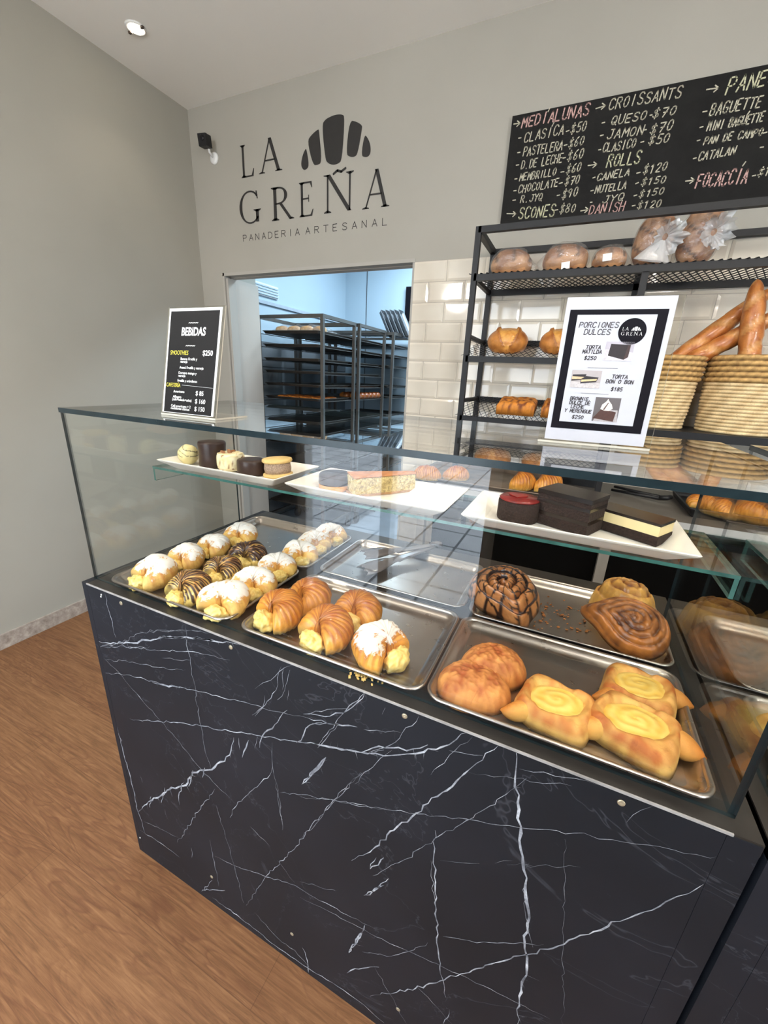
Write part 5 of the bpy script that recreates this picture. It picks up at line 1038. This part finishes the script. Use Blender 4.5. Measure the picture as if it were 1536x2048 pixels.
photo(.44, .235, .80, .405, (176, 170, 180), [((196, 190, 196), [(0,0),(1,0),(1,.45),(0,.6)]), ((34, 26, 30), [(.14,.26),(.72,.06),(.86,.2),(.88,.84),(.18,.88)]), ((58, 40, 40), [(.72,.06),(.86,.2),(.88,.84),(.78,.8)])])
photo(.06, .50, .46, .665, (168, 160, 160), [((186, 180, 180), [(0,0),(1,0),(1,.3),(0,.35)]), ((34, 28, 34), [(.02,.38),(.45,.46),(.50,.78),(.04,.74)]), ((206, 178, 140), [(.03,.48),(.44,.5),(.46,.62),(.03,.64)]), ((34, 28, 34), [(.34,.24),(.86,.36),(.92,.62),(.5,.68),(.34,.5)]), ((214, 184, 140), [(.36,.34),(.86,.44),(.88,.54),(.36,.46)])])
photo(.445, .745, .78, .975, (90, 84, 86), [((170, 164, 166), [(.3,.5),(.95,.5),(1,0),(.05,0)]), ((66, 38, 32), [(.02,.12),(.85,.02),(.9,.42),(.3,.52)]), ((226, 216, 206), [(.26,.52),(.42,.46),(.62,.46),(.74,.56),(.68,.72),(.55,.86),(.5,.95),(.44,.84),(.3,.7)]), ((90, 70, 66), [(.36,.5),(.52,.8),(.55,.78),(.42,.48)])])
# ---------------------------------------------------------------- back worktop below the shelving
WY0, WX0 = 1.80, -.72
wt = thing('back_worktop', 'dark grey worktop table on pale legs below the bread shelving', 'table', (.3, 2.08, 0))
wl = lambda x, y, z: (x-.3, y-2.08, z)
MB().box(wl(WX0, WY0, ZW-.03), wl(1.5, 2.362, ZW-.0005)).build('tabletop', M('worktop_grey', (96, 90, 84), .45, var=.18, scale=9), wt, bevel=.002); MB().box(wl(WX0, WY0-.003, ZW-.03), wl(1.5, WY0-.0002, ZW-.001)).build('front_edge', M('worktop_edge', (190, 188, 186), .35), wt)
for x in (-.62, .215, 1.0):
    for y in (1.86, 2.32): MB().box(wl(x-.02, y-.02, 0), wl(x+.02, y+.02, ZW-.0305)).build('leg', M('pale_table_leg', (150, 142, 134), .5), wt)
MB().box(wl(-.58, 1.92, .10), wl(1.45, 2.28, .93)).build('under_table_shade', M('shade_black', (7, 7, 7), .9, spec=.05), wt)  # black box put in for the shade under the table
ot = tag(tray_mesh(.62, .44, .02, .02).build('oven_tray', M('brown_oven_tray', (128, 112, 98), .5, .3, var=.25, scale=12), None, loc=(-.365, 2.06, ZW)), 'large brown oven tray of croissants on the back worktop', 'tray')
tag(MB().box((-.60, 1.815, 0), (-.10, 1.835, .0006)).poly([]).build('x', m_paper) if False else MB().box((-.55, WY0+.004, ZW+.0004), (-.12, 1.838, ZW+.0012)).build('reflection_strip', m_paper), 'white strip in place of a reflection along the back worktop front edge', 'strip')  # white strip put in for a bright reflection on the glass
TZ_keep = TZ; TZ = ZW + .0025
for x, y, rz, s, sd, l in ((-.615, 1.90, 10, 1.25, 61, 'croissant at the far left of the brown oven tray'), (-.505, 1.97, 30, 1.25, 62, 'dark ridged croissant, second from the left on the brown oven tray'), (-.215, 1.96, 60, 1.4, 63, 'golden croissant, left of two side by side at the right end of the oven tray'), (-.108, 2.0, 60, 1.45, 64, 'golden croissant, right of two side by side at the right end of the oven tray')):
    croissant('plain_croissant', l, 'croissant', x, y, R(rz+180), m_crust, 'croissants on the back worktop', s, 'glazed', sd, A=1.1, R0=.042, r0=.036, cream=False)
TZ = ZW + .004
bt = tag(tray_mesh(.46, .40, .04, .018, .006, .02).build('black_oven_tray', m_black, None, loc=(.70, 2.085, ZW)), 'black oven tray of golden pastries at the right end of the back worktop', 'tray')
for x, y, rz, s, sd, l in ((.56, 2.03, 20, 1.12, 71, 'golden twist pastry at the left edge of the black oven tray'), (.64, 1.98, 70, 1.1, 72, 'golden twist pastry in the front of the black oven tray'), (.73, 2.05, 120, 1.15, 73, 'golden twist pastry in the middle of the black oven tray'), (.83, 2.02, 10, 1.15, 74, 'golden twist pastry at the right end of the black oven tray')):
    croissant('twist_pastry', l, 'pastry', x, y, R(rz), m_crust, 'pastries in the black oven tray', s, 'glazed', sd, A=1.5, R0=.036, r0=.034, cream=False)
TZ = TZ_keep
tag(MB().box((-.06, 2.20, ZW+.0005), (.17, 2.30, ZW+.045)).build('black_loaf_tin', m_black, None, bevel=.006), 'black rectangular loaf tin at the back of the worktop, behind the chocolate cakes', 'tin')
t = thing('black_tongs', 'black serving tongs lying on the worktop beside the black oven tray', 'tongs', (.30, 2.12, ZW+.001))
MB().tube([(-.08, .05, .008), (0, .01, .012), (.10, -.05, .02)], [.006, .007, .009], 8).build('arm', m_black, t); MB().tube([(-.07, .065, .022), (.01, .02, .022), (.10, -.045, .024)], [.006, .007, .009], 8).build('arm', m_black, t); MB().tube([(.10, -.05, .022), (.125, -.06, .028), (.14, -.045, .03)], .011, 8).build('grip', m_black, t)
# ---------------------------------------------------------------- kitchen tray trolleys
LEV = [1.766, 1.665, 1.558, 1.460, 1.356, 1.246, 1.056, 0.868, 0.68, 0.49, 0.30]
def trolley(x0, x1, y0, y1, H, label):
    cx, cy = (x0+x1)/2, (y0+y1)/2; t = thing('tray_trolley', label, 'trolley', (cx, cy, 0), 0, 'steel tray trolleys in the kitchen'); a, c = (x1-x0)/2, (y1-y0)/2; p = .026
    for sx in (-1, 1):
        for sy in (-1, 1):
            MB().box((sx*(a-p/2)-p/2, sy*(c-p/2)-p/2, .13), (sx*(a-p/2)+p/2, sy*(c-p/2)+p/2, H)).build('post', m_rack, t)
            k = MB().tube([(-.012, 0, 0), (.012, 0, 0)], .045, 20).build('caster', m_rubber, t, loc=(sx*(a-.02), sy*(c-.055), .0455)); MB().box((-.017, -.02, 0), (.017, .02, .085)).build('caster_fork', m_rack, k)
    for z in (H-.013, .145):
        for s_ in (-1, 1):
            MB().box((-a+p, s_*(c-p/2)-p/2, z-.013), (a-p, s_*(c-p/2)+p/2, z+.013)).build('crossbar', m_rack, t); MB().box((s_*(a-p/2)-p/2, -c+p, z-.013), (s_*(a-p/2)+p/2, c-p, z+.013)).build('crossbar', m_rack, t)
    for z in LEV:
        for s_ in (-1, 1): MB().box((s_*(a-.03)-.012, -c+p, z-.008), (s_*(a-.03)+.012, c-p, z-.004)).build('tray_runner', m_rack, t)
    return t
TR = ((-2.545, -1.885, 2.890, 3.425, 1.90), (-2.54, -1.865, 3.455, 4.015, 1.90), (-2.50, -1.79, 4.045, 4.60, 1.89))
NM = ('front tray trolley just inside the kitchen opening', 'middle tray trolley behind the front one in the kitchen', 'rear tray trolley at the far kitchen wall'); ORD = ('top', 'second', 'third', 'fourth', 'fifth', 'sixth', 'seventh', 'eighth', 'ninth', 'tenth', 'lowest')
tp = {}
for ti, (x0, x1, y0, y1, H) in enumerate(TR):
    trolley(x0, x1, y0, y1, H, 'steel ' + NM[ti])
    for li, z in enumerate(LEV):
        if ti == 2 and li in (3, 7): continue
        key = round(x1-x0, 3); l = 'oven tray in the %s slot of the %s' % (ORD[li], ('front trolley', 'middle trolley', 'rear trolley')[ti]); loc = ((x0+x1)/2, (y0+y1)/2, z-.0038)
        if key not in tp: tp[key] = tray(loc[0], loc[1], l, x1-x0-.085, y1-y0-.01, m_racktray, loc[2], 0, 'oven trays on the kitchen trolleys')
        else: copy_tree(tp[key], l, loc)
# bread rolls under a plastic sheet on the front trolley's top tray
rl = blob(28, 14, loaf_fn(.062, .05, .06, 2, lin((206, 156, 104))[:3], lin((228, 190, 144))[:3], .4, 0, 2.2)).build('bread_roll', m_crust_matt, None, loc=(-2.36, 3.00, 1.769)); tag(rl, 'pale bread roll under plastic, front left on the top tray of the front trolley', 'bread', 'bread rolls under plastic')
for i, (x, y, l) in enumerate(((-2.235, 3.00, 'middle of the front row'), (-2.11, 3.00, 'third of the front row'), (-2.00, 3.02, 'right end of the front row'), (-2.30, 3.16, 'left of the back row'), (-2.12, 3.17, 'right of the back row'))): copy_tree(rl, 'pale roll under plastic on the front trolley top tray, ' + l, (x, y, 1.769))
def sheet(u, v): x = -2.46+.53*u; y = 2.925+.36*v; e = min(1, 6*min(u, 1-u, v, 1-v)); return (x, y, 1.772 + .068*e*(.85+.15*math.cos(u*25)) + .006*nz(u*9, v*9, 1))
n = 36; b = MB(); b.add([sheet(i/n, j/n) for j in range(n+1) for i in range(n+1)], [(j*(n+1)+i, j*(n+1)+i+1, (j+1)*(n+1)+i+1, (j+1)*(n+1)+i) for j in range(n) for i in range(n)], 0, True); tag(b.build('plastic_sheet', m_bag), 'clear plastic sheet draped over the bread rolls on the front trolley', 'plastic')
# flat pastries and a row of glazed croissants on the sixth tray
fp = blob(22, 10, loaf_fn(.05, .04, .026, 5, CR_D, CR_M, .4, 0, 2.2)).build('flat_pastry', m_crust_matt, None, loc=(-2.36, 2.98, 1.2475)); tag(fp, 'flat brown pastry at the front left of the sixth tray on the front trolley', 'pastry', 'flat pastries on the front trolley')
k = 0
for y in (2.98, 3.09, 3.2):
    for x in (-2.36, -2.24, -2.12, -2.0):
        if (x, y) == (-2.36, 2.98): continue
        k += 1; copy_tree(fp, 'flat brown pastry, front trolley sixth tray, %s, %s' % ({2.98: 'front row', 3.09: 'middle row', 3.2: 'rear row'}[y], {-2.36: 'left end', -2.24: 'second from the left', -2.12: 'third from the left', -2.0: 'right end'}[x]), (x, y, 1.2475))
gc0 = blob(26, 12, loaf_fn(.06, .042, .06, 8, CR_D, lin((200, 126, 60))[:3], .4, 4, 2.2)).build('golden_croissant', m_crust, None, loc=(-1.93, 3.52, 1.2475)); tag(gc0, 'golden croissant at the front of the right edge row, middle trolley sixth tray', 'croissant', 'croissants on the middle trolley')
for i in range(1, 6): copy_tree(gc0, 'golden croissant, middle trolley sixth tray, right row, %s from the front' % ('second', 'third', 'fourth', 'fifth', 'sixth')[i-1], (-1.93, 3.52+.085*i, 1.2475))
for i in range(4): copy_tree(gc0, 'golden croissant, middle trolley sixth tray, second row, %s from the front' % ('first', 'second', 'third', 'fourth')[i], (-2.05, 3.53+.09*i, 1.2475))
# tilted pans stacked on top of the rear trolley
p0 = None
for i in range(5):
    l = 'grey tin leaning on top of the rear trolley, %s of five from the left' % ('first', 'second', 'third', 'fourth', 'last')[i]
    if p0 is None:
        p0 = tray_mesh(.30, .15, .034, .014, .004, .02).build('baking_tin', M('grey_tin', (126, 128, 132), .4, .4), None); tag(p0, l, 'tin', 'tins standing on the rear trolley'); o = p0
    else: o = copy_tree(p0, l)
    o.location = (-2.0+.05*i, 4.30, 1.89+.092); o.rotation_euler = (0, R(62), 0)
tag(MB().box((-2.40, 4.1, 1.8905), (-1.80, 4.5, 1.898)).build('tin_board', m_rack), 'flat steel sheet on top of the rear trolley under the tins', 'sheet')
